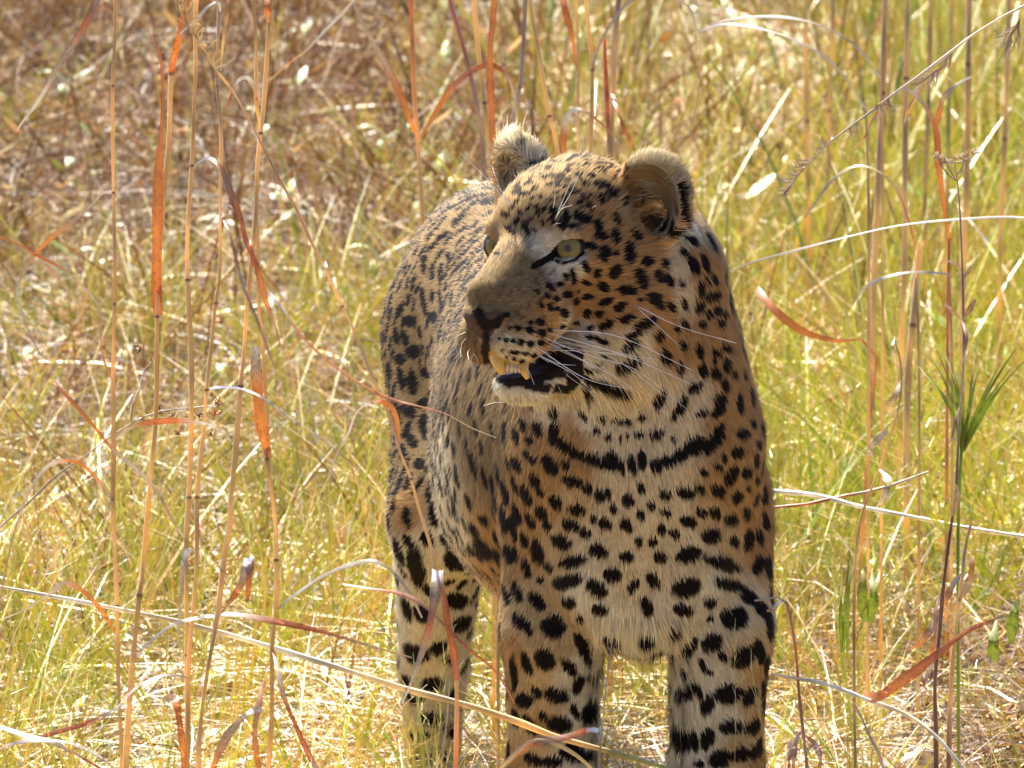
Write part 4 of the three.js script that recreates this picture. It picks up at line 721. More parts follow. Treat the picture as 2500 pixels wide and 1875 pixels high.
// a jointed stem; nodes: indices of points that carry a dark joint
function stem(o, xy, radii, colors, { d = o.userData.depth, d1 = d, nodes = [], toGround = true, name = 'stem', bulge = 0 } = {}) {
  const P = worldPts(o, xy, d, d1, bulge); P.forEach((p, i) => { if (i && i < P.length - 1) { p.x += gauss() * 0.0009; p.z += gauss() * 0.006; } }); if (toGround) { const p = P[P.length - 1], q = new THREE.Vector3(p.x * 0.7, -o.position.y - 0.02, p.z * 0.7); P.push(q); }
  const curve = new THREE.CatmullRomCurve3(P, false, 'centripetal'), N = P.length * 4, S = 7, g = new THREE.TubeGeometry(curve, N, 1, S, false), q = g.attributes.position, col = new Float32Array(q.count * 3), v = new THREE.Vector3(), wob = rnd() * 9;
  for (let i = 0; i <= N; i++) {
    const t = i / N, c = curve.getPointAt(t), rad = mm(along(radii, t)) * 0.56 * (1 + 0.1 * Math.sin(t * 40 + wob) + 0.07 * Math.sin(t * 91)), k0 = along(colors, t), f = 1 + 0.2 * Math.sin(t * 31 + wob) + 0.1 * Math.sin(t * 77 + 2 * wob) + gauss() * 0.06;
    for (let j = 0; j <= S; j++) { const k = i * (S + 1) + j; v.fromBufferAttribute(q, k).sub(c).multiplyScalar(rad).add(c); q.setXYZ(k, v.x, v.y, v.z); col.set(k0.map((x) => x * f), k * 3); }
  }
  g.setAttribute('color', new THREE.BufferAttribute(col, 3));
  const m = lit(new THREE.Mesh(g, stemMat)); m.name = name; o.add(m);
  for (const i of nodes) {
    const r = mm(along(radii, i / P.length)) / 2, n = new THREE.CylinderGeometry(r * 1.2, r * 1.26, r * 1.2, 8), cc = new Float32Array(n.attributes.position.count * 3); for (let k = 0; k < cc.length; k += 3) cc.set([0.42, 0.22, 0.09], k); n.setAttribute('color', new THREE.BufferAttribute(cc, 3));
    const k = lit(new THREE.Mesh(n, stemMat)); k.name = 'stem_node'; k.position.copy(P[i]); k.quaternion.setFromUnitVectors(new THREE.Vector3(0, 1, 0), P[Math.max(0, i - 1)].clone().sub(P[Math.min(P.length - 1, i + 1)]).normalize()); o.add(k);
  }
  return m;
}
// a tuft of seed bristles along a line
function bristles(o, xy, n, len, colors, { d = o.userData.depth, name = 'seed_head', dir = [0.3, -0.6], w = 3 } = {}) {
  const curve = new THREE.CatmullRomCurve3(worldPts(o, xy, d, d)), r = new Ribbons();
  for (let i = 0; i < n; i++) {
    const p = curve.getPoint(rnd()), D = new THREE.Vector3(dir[0] + gauss() * 0.5, dir[1] + gauss() * 0.5, gauss() * 0.5).normalize().multiplyScalar(mm(len) * rr(0.5, 1.2)), q = p.clone().addScaledVector(D, 0.5), e = p.clone().add(D); q.x += gauss() * mm(4); q.y -= mm(3);
    const c = pick(colors), s = new THREE.Vector3(D.y, -D.x, gauss() * 0.01);
    r.add([p, q, e], (t) => mm(w) * (1 - 0.8 * Math.abs(t - 0.3)), () => s, () => c);
  }
  const m = lit(new THREE.Mesh(r.geometry(), bladeMat)); m.name = name; o.add(m); return m;
}
seed(2024);
const REEDS = 'dry jointed grass stalks on the left';
const stalk = (label, x, d = 0.02) => plant('dry_grass_stalk', label, 'grass stalk', x, d, REEDS);
{
  const o = stalk('leftmost tall straw coloured grass stalk with drooping grey brown side leaves', 262, 0.0);
  stem(o, [247, -40, 247, 60, 245, 184, 246, 416, 248, 560, 249, 656, 244, 809, 246, 953, 245, 1078, 247, 1200, 249, 1311, 256, 1480, 264, 1659], [7, 7, 7, 8, 10, 8, 8, 9, 9, 9], [cSTEM, cTAN, cSTEM, cTAN, cSTEM, cDUSK], { nodes: [2, 3, 5, 8, 10] });
  blade(o, [242, 418, 224, 416, 192, 448, 152, 482, 100, 524, 68, 560, 48, 592, 38, 632, 46, 670, 72, 737, 96, 773, 148, 793], [3, 8, 10, 13, 13, 11, 8, 6, 4, 3, 2], [cWHITE, cGREY, cDUSK, cORANGE, cDUSK, cGREY, cGREY, cDUSK, cTAN], { twist: [1.1, 0.4] });
  blade(o, [242, 821, 224, 777, 218, 729, 216, 669, 192, 632, 160, 600, 128, 576, 80, 552, 40, 528, -20, 506], [3, 4, 5, 6, 7, 7, 7, 6, 5], [cORANGE, cORANGE, cDUSK, cGREY, cDUSK, cORANGE, cRED, cORANGE], { twist: [0.5, 1.0] });
  blade(o, [245, 1077, 208, 1033, 172, 1001, 136, 995, 100, 1009, 72, 1045, 44, 1109, 20, 1193, 0, 1300, -20, 1420], [4, 8, 10, 11, 10, 9, 8, 7, 7, 5], [cDUSK, cRED, cORANGE, cWHITE, cGREY, cDUSK, cDUSK, cRED], { twist: [0.4, 1.1] });
  blade(o, [250, 1371, 224, 1327, 192, 1287, 156, 1263, 136, 1259, 96, 1291, 40, 1323, -20, 1345], [4, 9, 13, 14, 12, 9, 6, 4], [cORANGE, cORANGE, cRED, cDUSK, cGREY, cGREY, cWHITE], { twist: [0.3, 1.0] });
}
{
  const o = stalk('tall stalk clasped by a long upright orange blade with dark flecks', 272, 0.03);
  stem(o, [402, -40, 398, 0, 378, 112, 368, 160, 362, 320, 354, 416, 345, 560, 340, 681, 338, 913, 328, 993, 324, 1059, 308, 1219, 302, 1283, 294, 1355, 286, 1435, 280, 1515, 272, 1659], [9, 10, 11, 10, 9, 8, 10, 11, 12, 9, 9, 9], [cSTEM, cTAN, cSTEM, cSTEM, cTAN, cSTEM, cDUSK], { nodes: [3, 7, 12] });
  blade(o, [342, 681, 338, 640, 338, 580, 340, 480, 342, 380, 346, 320, 350, 260, 352, 192, 346, 120, 332, 76, 338, 36], [18, 25, 25, 24, 21, 15, 9, 7, 6, 4, 2], [cRED, cORANGE, cORANGE, cORANGE, cORANGE, cORANGE, cRED, cORANGE], { twist: [0.15, 0.35], bulge: 0.01, label: 'broad orange blade with dark flecks' });
  blade(o, [370, 158, 374, 130, 384, 90, 394, 40, 412, -30], [12, 16, 15, 12, 10], [cRED, cORANGE, cORANGE, cORANGE], { twist: [0.1, 0.3], bulge: 0.01 });
  blade(o, [290, 1419, 332, 1379, 380, 1347, 440, 1333, 500, 1327, 560, 1336, 640, 1351, 720, 1371, 800, 1395, 890, 1421], [6, 8, 10, 13, 16, 18, 15, 10, 7, 4], [cGREY, cWHITE, cGREY, cWHITE, cDUSK, cRED, cRED, cDUSK, cTAN], { twist: [1.0, 0.7], bulge: 0.06 });
}
{
  const o = stalk('stalk whose broad reddish leaf hooks over and hangs down to the right', 404, 0.05);
  stem(o, [426, -40, 424, 0, 422, 64, 422, 132, 418, 240, 414, 360, 408, 480, 404, 605, 410, 753, 412, 913, 408, 1075, 404, 1160, 402, 1275, 402, 1415, 404, 1555, 404, 1659], [8, 8, 8, 8, 9, 10, 10, 9, 10, 12, 9, 10, 12, 11], [cTAN, cSTEM, cTAN, cSTEM, cTAN, cSTEM, cSTEM, cDUSK], { nodes: [2, 5, 7, 10, 13] });
  blade(o, [416, 366, 428, 352, 452, 342, 476, 362, 496, 408, 516, 460, 532, 520, 556, 580, 572, 640, 582, 672, 593, 700, 606, 747], [3, 6, 9, 12, 17, 19, 16, 14, 12, 9, 6, 4], [cWHITE, cWHITE, cRED, cDUSK, cORANGE, cRED, cORANGE, cRED, cDUSK, cRED], { twist: [1.1, 0.2], bulge: 0.05, label: 'broad reddish leaf' });
  blade(o, [404, 1169, 376, 1129, 344, 1069, 312, 1029, 260, 985, 242, 969, 216, 937, 172, 885, 140, 850, 118, 823], [4, 8, 10, 11, 10, 9, 9, 9, 8, 4], [cGREY, cDUSK, cDUSK, cGREY, cDUSK, cRED, cORANGE, cORANGE, cORANGE], { twist: [0.7, 0.3], bulge: 0.04 });
  blade(o, [408, 1183, 400, 1200, 394, 1235, 388, 1315, 388, 1395, 396, 1467], [9, 12, 10, 7, 6, 3], [cWHITE, cWHITE, cGREY, cGREY, cWHITE], { twist: [0.5, 0.9] });
  blade(o, [352, 1520, 360, 1508, 376, 1509, 384, 1535, 390, 1575, 396, 1620, 398, 1680], [6, 14, 19, 17, 15, 14, 12], [cGREY, cDUSK, cORANGE, cRED, cORANGE, cRED], { twist: [0.6, 0.2], label: 'curled rusty leaf' });
}
{
  const o = stalk('slender stalk that leans, with a long thin grey leaf arching far right', 406, 0.08);
  stem(o, [480, -40, 476, 0, 474, 100, 470, 188, 476, 280, 476, 400, 478, 480, 474, 600, 466, 655, 456, 753, 448, 841, 440, 933, 428, 1033, 424, 1075, 424, 1195, 416, 1315, 408, 1435, 406, 1659], [7, 7, 7, 6, 6, 7, 9, 8, 8, 9, 8, 8, 9, 9], [cDUSK, cTAN, cSTEM, cTAN, cSTEM, cTAN, cSTEM], { nodes: [3, 8, 10, 13] });
  blade(o, [448, 841, 472, 837, 516, 839, 560, 855, 620, 897, 680, 937, 740, 985, 786, 1027], [5, 7, 8, 8, 7, 7, 5, 3], [cWHITE, cWHITE, cGREY, cWHITE, cGREY, cDUSK, cTAN], { twist: [1.0, 1.1], bulge: 0.07 });
  blade(o, [476, 152, 482, 90, 490, 30, 500, -40], [4, 7, 9, 9], [cTAN, cSTEM, cORANGE], { twist: [0.4, 0.2] });
  blade(o, [388, 74, 424, 42, 452, 13, 470, 5, 476, 24], [4, 8, 9, 6, 4], [cWHITE, cWHITE, cWHITE], { twist: [0.8, 0.5] });
  blade(o, [476, 470, 484, 450, 494, 443, 506, 454], [4, 6, 5, 2], [cWHITE, cWHITE, cGREY], { twist: [0.8, 0.5] });
  blade(o, [484, 475, 500, 520, 524, 613, 548, 673, 568, 725, 592, 793, 616, 873], [6, 7, 8, 8, 7, 6, 3], [cGREY, cDUSK, cGREY, cDUSK, cDUSK, cTAN], { twist: [0.5, 0.8] });
}
{
  const o = stalk('stalk with a brown leaf arching left across its neighbours at mid height', 428, 0.11);
  stem(o, [588, -40, 586, 0, 580, 80, 568, 240, 562, 288, 556, 360, 552, 460, 544, 560, 536, 640, 528, 750, 520, 833, 512, 965, 500, 1093, 496, 1140, 482, 1235, 472, 1315, 448, 1455, 432, 1575, 428, 1659], [8, 8, 9, 9, 8, 8, 10, 11, 11, 8, 8, 11, 11, 10, 9, 10], [cSTEM, cTAN, cSTEM, cTAN, cSTEM, cTAN, cTAN, cSTEM], { nodes: [4, 10, 14] });
  blade(o, [508, 967, 480, 933, 440, 915, 380, 909, 320, 913, 280, 925, 250, 950], [4, 8, 12, 16, 14, 9, 4], [cGREY, cWHITE, cWHITE, cRED, cRED, cDUSK, cWHITE], { twist: [1.0, 0.5], bulge: 0.05 });
  blade(o, [478, 1326, 508, 1283, 524, 1255, 534, 1222, 538, 1203], [5, 14, 20, 22, 18], [cDUSK, cRED, cDUSK, cGREY, cWHITE], { twist: [0.3, 0.6] });
  blade(o, [538, 1203, 542, 1212, 538, 1250, 534, 1300], [18, 16, 14, 8], [cWHITE, cORANGE, cORANGE, cRED], { twist: [0.5, 0.3] });
  blade(o, [580, 50, 578, 20, 576, -30], [10, 13, 13], [cRED, cORANGE, cORANGE], { twist: [0.2, 0.3] });
}
{
  const o = stalk('stalk with a flat orange sheath leaf cut off white at its top', 580, 0.06);
  stem(o, [549, -40, 550, 0, 552, 120, 556, 224, 560, 280, 552, 440, 554, 520, 558, 660, 564, 713, 572, 833, 576, 913, 580, 989, 590, 1073, 596, 1153, 598, 1211, 596, 1315, 590, 1395, 586, 1475, 584, 1550, 580, 1659], [7, 7, 7, 7, 8, 7, 7, 8, 9, 9, 8, 9, 10, 9, 8, 8, 9, 9], [cSTEM, cTAN, cSTEM, cTAN, cSTEM, cTAN, cSTEM], { nodes: [4, 11, 14] });
  blade(o, [580, 991, 572, 950, 562, 905, 556, 840, 553, 790, 553, 748], [14, 24, 26, 25, 24, 22], [cRED, cORANGE, cORANGE, cORANGE, cDUSK, cWHITE], { twist: [0.15, 0.3], bulge: 0.012, label: 'flat orange sheath leaf' });
  blade(o, [557, 226, 548, 188, 532, 167, 512, 176, 500, 208, 492, 232], [6, 9, 11, 9, 8, 6], [cRED, cDUSK, cWHITE, cWHITE, cRED, cRED], { twist: [0.4, 0.9] });
  blade(o, [598, 1317, 640, 1283, 700, 1243, 760, 1219, 812, 1213, 848, 1235, 885, 1283, 912, 1335], [5, 8, 10, 11, 11, 10, 8, 5], [cGREY, cWHITE, cGREY, cWHITE, cGREY, cGREY, cDUSK, cDUSK], { twist: [0.9, 0.8], bulge: 0.06, d1: 0.12 });
  blade(o, [566, 637, 584, 639, 612, 669, 648, 721, 700, 773, 760, 817, 812, 849, 860, 867, 885, 873, 960, 893, 1020, 925, 1072, 946], [5, 6, 7, 7, 7, 7, 7, 7, 6, 4, 3, 2], [cWHITE, cGREY, cDUSK, cRED, cORANGE, cORANGE, cORANGE, cORANGE, cRED, cTAN, cTAN], { twist: [0.6, 0.7], bulge: 0.03, d1: 0.16 });
  blade(o, [590, 1400, 600, 1445, 612, 1500, 640, 1570, 672, 1640, 700, 1690], [6, 12, 13, 14, 15, 16], [cORANGE, cWHITE, cORANGE, cRED, cWHITE], { twist: [0.5, 0.9] });
  blade(o, [572, 1470, 560, 1520, 550, 1580, 556, 1640, 566, 1690], [8, 13, 14, 13, 10], [cRED, cDUSK, cORANGE, cRED], { twist: [0.3, 0.7] });
}
{
  const o = stalk('slanting golden stalk with a seed head at its top and crossing the hind leg', 985, 0.12);
  stem(o, [372, -10, 404, 40, 432, 92, 464, 144, 500, 196, 536, 256, 568, 316, 600, 380, 640, 452, 672, 520, 704, 580, 740, 661, 776, 741, 804, 813, 820, 857, 848, 925, 864, 969, 885, 1033, 905, 1100, 930, 1180, 945, 1240, 965, 1310, 985, 1400, 985, 1500, 985, 1659], [3, 4, 5, 6, 6, 6, 6, 6, 7, 8, 9, 9, 9, 10, 10], [cPALE, cTAN, cSTEM, cTAN, cTAN, cSTEM, cSTEM, cORANGE, cSTEM, cTAN], { nodes: [11, 17], d1: 0.14 });
  bristles(o, [376, -6, 400, 34, 432, 92, 466, 148], 70, 40, [cPALE, cTAN, cPALE, cSTEM], { dir: [0.1, 0.5], w: 5 });
  blade(o, [860, 955, 857, 905, 838, 873, 804, 868, 772, 889, 752, 937, 724, 989, 704, 1043], [8, 13, 12, 10, 8, 7, 6, 3], [cORANGE, cORANGE, cRED, cWHITE, cWHITE, cGREY, cGREY], { twist: [0.4, 1.1], bulge: 0.03 });
  blade(o, [946, 1230, 944, 1258, 938, 1300, 928, 1350, 908, 1420, 888, 1475, 868, 1520], [27, 25, 22, 17, 12, 8, 4], [cWHITE, cDUSK, cDUSK, cRED, cDUSK, cGREY, cWHITE], { twist: [0.1, 0.5], bulge: 0.02, d: 0.15 });
  blade(o, [949, 1242, 960, 1300, 968, 1350, 980, 1410, 986, 1470], [11, 14, 15, 18, 14], [cRED, cORANGE, cORANGE, cRED], { twist: [0.1, 0.3], bulge: 0.01, d: 0.145 });
  blade(o, [740, 1262, 800, 1272, 860, 1282, 905, 1300, 960, 1350, 1010, 1400, 1070, 1450, 1112, 1520], [4, 6, 9, 10, 8, 7, 5, 3], [cDUSK, cRED, cRED, cDUSK, cRED, cORANGE, cRED], { twist: [0.8, 0.4] });
  blade(o, [694, 577, 702, 568, 706, 580, 700, 600], [4, 6, 6, 4], [cWHITE, cWHITE, cGREY], { twist: [0.6, 0.2] });
}
{
  const o = plant('arching_leaf', 'long dusky leaf hanging from above the frame in the top left corner', 'dry leaf', -120, 0.02);
  stem(o, [330, -420, 250, -420, 120, -300, -60, -100, -110, 600, -120, 1500], [8, 8, 9, 9, 9], [cTAN, cSTEM, cTAN], {});
  blade(o, [260, -80, 212, -5, 190, 42, 160, 92, 128, 140, 100, 190, 72, 234, 48, 264, 36, 284], [12, 17, 18, 18, 16, 13, 9, 5, 2], [cRED, cDUSK, cRED, cDUSK, cDUSK, cWHITE, cGREY, cWHITE], { twist: [0.3, 0.9], d: 0.03 });
}
{
  const o = plant('fallen_cane', 'pale fallen cane sloping down from the left edge to the front paws', 'cane', 560, 0.06);
  stem(o, [-60, 1256, 12, 1271, 200, 1303, 400, 1347, 560, 1395, 720, 1439, 880, 1491, 1000, 1522, 1110, 1556, 1200, 1592, 1330, 1628, 1480, 1672], [7, 8, 9, 10, 11, 11, 12, 13, 13, 10, 8], [cPALE, cWHITE, cPALE, cWHITE, cPALE, cTAN, cTAN, cGREEN], { d: -0.02, d1: 0.12, toGround: false, nodes: [3, 6] });
  blade(o, [1080, 1660, 1120, 1628, 1152, 1602, 1190, 1598, 1240, 1588, 1262, 1578, 1285, 1574], [7, 12, 16, 20, 17, 12, 5], [cTAN, cORANGE, cRED, cDUSK, cRED, cRED, cWHITE], { d: 0.12, d1: 0.13, twist: [0.2, 0.7], label: 'reddish dry leaf across the paw' });
  blade(o, [1060, 1690, 1100, 1640, 1160, 1598, 1230, 1622, 1300, 1680], [7, 9, 9, 9, 8], [cTAN, cPALE, cTAN, cTAN], { d: 0.13, twist: [0.4, 0.4] });
  blade(o, [1240, 1590, 1262, 1580, 1284, 1577, 1298, 1584, 1302, 1598, 1290, 1610], [16, 15, 14, 11, 8, 4], [cDUSK, cRED, cPALE, cGREY, cDUSK], { d: 0.13, twist: [0.9, 1.3], bulge: 0.01, label: 'dry curled leaf tip' });
}
{
  const o = plant('grass_stem', 'thin upright grey stem standing in front of the gap between the forelegs', 'grass stem', 1290, 0.11);
  stem(o, [1334, 1290, 1326, 1370, 1312, 1460, 1302, 1560, 1294, 1659], [1.5, 3, 5, 7, 8, 9], [cGREY, cDUSK, cTAN, cDUSK], {});
}
{
  const o = plant('curved_leaf', 'low curved pale leaf sweeping over the bottom left corner', 'dry leaf', 150, 0.1);
  blade(o, [-30, 1560, 60, 1590, 112, 1603, 160, 1627, 224, 1664], [8, 13, 12, 10, 6], [cWHITE, cGREY, cDUSK, cRED], { twist: [0.8, 0.9] });
  blade(o, [-30, 1632, 30, 1606, 84, 1599, 150, 1605, 224, 1640, 270, 1690], [6, 10, 12, 11, 10, 8], [cRED, cWHITE, cGREY, cWHITE, cTAN], { twist: [0.9, 1.0], d: 0.12 });
  blade(o, [60, 1600, 120, 1582, 180, 1565, 224, 1547, 256, 1527, 288, 1491, 340, 1463, 384, 1459, 410, 1466], [6, 12, 12, 9, 10, 9, 8, 6, 4], [cORANGE, cRED, cRED, cWHITE, cWHITE, cWHITE, cGREY, cWHITE], { twist: [0.4, 1.0], d: 0.07 });
}
{
  const o = plant('curved_leaf', 'brown folded leaf arching low between the two rightmost left stalks', 'dry leaf', 470, 0.13);
  blade(o, [440, 1720, 460, 1659, 488, 1595, 528, 1547, 556, 1533, 570, 1538], [8, 14, 20, 18, 14, 8], [cORANGE, cORANGE, cDUSK, cDUSK, cWHITE, cWHITE], { twist: [0.3, 0.9] });
}
{
  const o = plant('dry_weed', 'leaning grey weed twig with small dry flower heads, behind the left stalks', 'weed', -40, -0.05);
  stem(o, [472, 879, 430, 880, 400, 884, 364, 884, 328, 893, 280, 917, 224, 953, 180, 985, 120, 1029, 60, 1085, 0, 1140, -40, 1200], [3, 3, 4, 5, 6, 6, 6, 7], [cGREY, cDUSK, cGREY, cGREY, cDUSK, cDUSK], {});
  stem(o, [330, 781, 314, 800, 300, 838, 290, 870, 282, 908], [3, 3, 4, 4], [cDUSK, cGREY, cDUSK], { toGround: false, name: 'twig' });
  stem(o, [310, 744, 312, 765, 322, 788], [3, 3, 3], [cDUSK, cDUSK], { toGround: false, name: 'twig' });
  for (const [x, y] of [[302, 745], [368, 898], [306, 899], [344, 885], [432, 891], [470, 868], [462, 890], [384, 930], [454, 934]]) bristles(o, [x, y, x + 3, y + 6], 22, 15, [cTAN, cRED, cPALE, cDARK], { name: 'flower_head', dir: [0, 0], w: 4 });
  blade(o, [60, 1085, 44, 1065, 30, 1075, 24, 1098], [4, 9, 9, 3], [cDUSK, cWHITE, cDUSK], {});
}
// behind the head
const BACK = 'stems standing behind the leopard';
{
  const o = plant('dry_grass_stalk', 'tan jointed stem standing behind the leopard, nearest to its left hip', 'grass stalk', 916, -0.95, BACK);
  stem(o, [886, -60, 887, 0, 890, 89, 897, 239, 902, 307, 916, 488, 920, 700, 924, 1100, 926, 1500], [10, 10, 9, 10, 12, 9, 9], [cORANGE, cTAN, cSTEM, cTAN, cSTEM], { nodes: [2] });
  blade(o, [897, 287, 889, 268, 868, 212, 837, 147, 793, 68, 766, 10, 768, -2, 740, 28, 700, 68, 660, 110, 620, 140, 576, 180], [9, 13, 17, 18, 12, 8, 7, 8, 8, 6, 5, 2], [cORANGE, cORANGE, cRED, cDUSK, cDUSK, cGREY, cGREY, cWHITE, cGREY, cORANGE, cTAN], { twist: [0.2, 0.8], bulge: 0.04 });
  blade(o, [908, 300, 943, 239, 984, 181, 1025, 150, 1059, 140, 1093, 160, 1110, 205, 1117, 270], [6, 12, 15, 16, 14, 10, 8, 6], [cORANGE, cORANGE, cORANGE, cORANGE, cRED, cGREY, cGREY], { twist: [0.3, 0.7], bulge: 0.05 });
}
{
  const o = plant('dry_grass_stalk', 'blurred dark red brown stem behind the leopard, left of the orange blade', 'grass stalk', 1050, -1.9, BACK);
  stem(o, [968, -60, 972, 0, 991, 68, 1015, 154, 1032, 239, 1042, 307, 1048, 500, 1050, 1100], [12, 12, 12, 13, 12, 12], [cRED, cDUSK, cRED, cDARK, cDUSK], {});
}
{
  const o = plant('dry_grass_stalk', 'tan stem behind the far ear, close beside the upright orange blade', 'grass stalk', 1066, -0.9, BACK);
  stem(o, [1022, -60, 1023, 0, 1035, 119, 1046, 222, 1056, 307, 1062, 380, 1066, 900, 1066, 1500], [11, 11, 10, 10, 9, 9], [cTAN, cTAN, cSTEM, cTAN, cSTEM], { nodes: [3] });
}
{
  const o = plant('dry_grass_stalk', 'upright orange blade with dark flecks rising behind the far ear', 'grass stalk', 1076, -0.6, BACK);
  stem(o, [1071, 396, 1074, 700, 1076, 1100, 1076, 1600], [7, 8, 8, 8], [cSTEM, cTAN, cSTEM], {});
  blade(o, [1072, 400, 1066, 330, 1062, 250, 1060, 205, 1058, 150, 1060, 90, 1066, 30, 1070, -50], [12, 17, 17, 17, 16, 15, 13, 10], [cORANGE, cORANGE, cRED, cORANGE, cORANGE, cORANGE], { twist: [0.2, 0.2], bulge: 0.01 });
}
{
  const o = plant('dry_grass_stalk', 'thin grey green stem just left of the far ear tip, blurred', 'grass stalk', 1085, -1.5, BACK);
  stem(o, [1135, -60, 1134, 0, 1131, 102, 1121, 188, 1104, 273, 1092, 500, 1085, 1300], [11, 10, 9, 8, 8], [cDUSK, cDUSK, cTAN, cLIME, cTAN], { nodes: [3] });
}
{
  const o = plant('dry_grass_stalk', 'curving tan stem rising between the two ears, its top leaning left', 'grass stalk', 1215, -0.9, BACK);
  stem(o, [1141, -60, 1143, 0, 1158, 85, 1175, 188, 1186, 250, 1203, 317, 1212, 600, 1215, 1500], [9, 10, 10, 9, 9, 9], [cTAN, cTAN, cSTEM, cTAN, cSTEM], { nodes: [4] });
  blade(o, [1218, 350, 1217, 300, 1222, 262, 1240, 237, 1262, 240, 1300, 268, 1330, 300, 1352, 330], [14, 16, 17, 13, 7, 5, 4, 3], [cORANGE, cRED, cWHITE, cWHITE, cORANGE, cTAN, cTAN], { twist: [0.2, 0.9], bulge: 0.03 });
}
{
  const o = plant('dry_grass_stalk', 'straight golden stem behind the crown of the head, with a grey arching leaf', 'grass stalk', 1276, -0.85, BACK);
  stem(o, [1264, -60, 1266, 0, 1274, 102, 1280, 150, 1278, 222, 1276, 341, 1276, 900, 1276, 1500], [9, 9, 9, 11, 13, 13, 10], [cTAN, cSTEM, cTAN, cTAN, cSTEM], { nodes: [3] });
  blade(o, [1280, 150, 1286, 120, 1300, 86, 1334, 31, 1370, -4, 1420, -22, 1462, -2, 1489, 17, 1503, 58, 1513, 102, 1508, 205, 1487, 307], [6, 8, 9, 9, 9, 8, 8, 8, 7, 6, 5, 3], [cGREY, cGREY, cDUSK, cGREY, cWHITE, cGREY, cPALE, cPALE, cDUSK, cDUSK], { twist: [0.6, 0.8], bulge: 0.05 });
}
{
  const o = plant('dry_grass_stalk', 'thick brown pair of stems just left of the near ear', 'grass stalk', 1318, -1.1, BACK);
  stem(o, [1342, -60, 1338, 0, 1329, 85, 1324, 205, 1320, 338, 1318, 900, 1318, 1400], [13, 13, 13, 14, 14, 12], [cDUSK, cTAN, cDUSK, cSTEM, cDUSK], {});
  stem(o, [1306, 84, 1306, 130, 1312, 220, 1316, 330], [8, 10, 10, 9], [cORANGE, cRED, cDUSK], { toGround: false });
  blade(o, [1322, 200, 1330, 225, 1343, 263, 1358, 296, 1372, 326], [7, 9, 9, 8, 6], [cDUSK, cRED, cORANGE, cORANGE], { twist: [0.2, 0.5] });
}
{
  const o = plant('dry_grass_stalk', 'orange pointed leaf hanging from the top edge above the forehead', 'grass stalk', 1250, -1.6, BACK);
  stem(o, [1204, -260, 1210, -160, 1240, -60, 1250, 300, 1250, 1200], [7, 7, 8, 9], [cTAN, cTAN, cSTEM], { bulge: -0.1 });
  blade(o, [1205, -100, 1212, -20, 1222, 25, 1236, 80, 1246, 150], [18, 20, 18, 12, 3], [cORANGE, cORANGE, cORANGE, cRED], { twist: [0.2, 0.3] });
}
// the right-hand side
{
  const o = plant('seeding_grass', 'bent grass stem with ragged seed clusters pointing down from the top right corner', 'grass stem', 2420, 0.02);
  stem(o, [1699, 413, 1730, 372, 1760, 341, 1795, 304, 1856, 263, 1904, 225, 1928, 205, 1972, 171, 2054, 113, 2105, 75, 2212, 14, 2290, -10, 2360, 120, 2400, 600, 2420, 1500], [2, 4, 5, 5, 5, 5, 6, 7, 7, 7, 8, 8], [cDUSK, cGREY, cPALE, cGREY, cPALE, cPALE, cPALE, cTAN], {});
  for (const [xy, n, len, dir] of [[[1699, 413, 1722, 378], 22, 34, [-0.6, -0.5]], [[1718, 385, 1750, 348], 22, 30, [-0.8, 0.2]], [[1752, 346, 1800, 300], 14, 30, [-0.6, 0.3]], [[1820, 288, 1850, 266], 12, 26, [0.2, -0.5]], [[1892, 228, 1920, 212], 26, 34, [0.1, -0.7]], [[1990, 170, 2040, 140], 40, 44, [-0.5, -0.6]], [[2040, 130, 2060, 112], 14, 30, [-0.4, -0.7]]]) bristles(o, xy, n, len, [cGREY, cGREY, cPALE, cDUSK, cTAN], { dir, w: 4 });
  bristles(o, [2180, 80, 2204, 40], 30, 60, [cGREY, cDUSK, cPALE], { dir: [-0.2, -0.9], w: 4 }); bristles(o, [2162, 86, 2200, 50], 14, 34, [cPALE, cGREY], { dir: [-0.8, -0.3], w: 3.5 });
  blade(o, [1898, 236, 1880, 270, 1868, 296, 1850, 316, 1836, 324], [5, 5, 4, 3, 1.5], [cRED, cORANGE, cTAN], {}); blade(o, [1988, 190, 1972, 215, 1960, 240, 1954, 266], [5, 5, 4, 2], [cRED, cORANGE, cTAN], {});
}
{
  const o = plant('arching_leaf', 'single thin grey blade reaching in level from the right edge to the neck', 'dry leaf', 2380, -0.15);
  blade(o, [1560, 592, 1627, 566, 1699, 546, 1801, 519, 1938, 488, 2074, 474, 2212, 471, 2330, 500, 2400, 700], [3, 5, 7, 7, 7, 7, 6, 6], [cGREY, cPALE, cGREY, cDUSK, cGREY, cGREY, cTAN], { twist: [0.9, 0.8], d: -0.35, d1: -0.05 });
  stem(o, [2400, 700, 2396, 1000, 2380, 1400], [6, 7, 8], [cTAN, cSTEM], {});
}
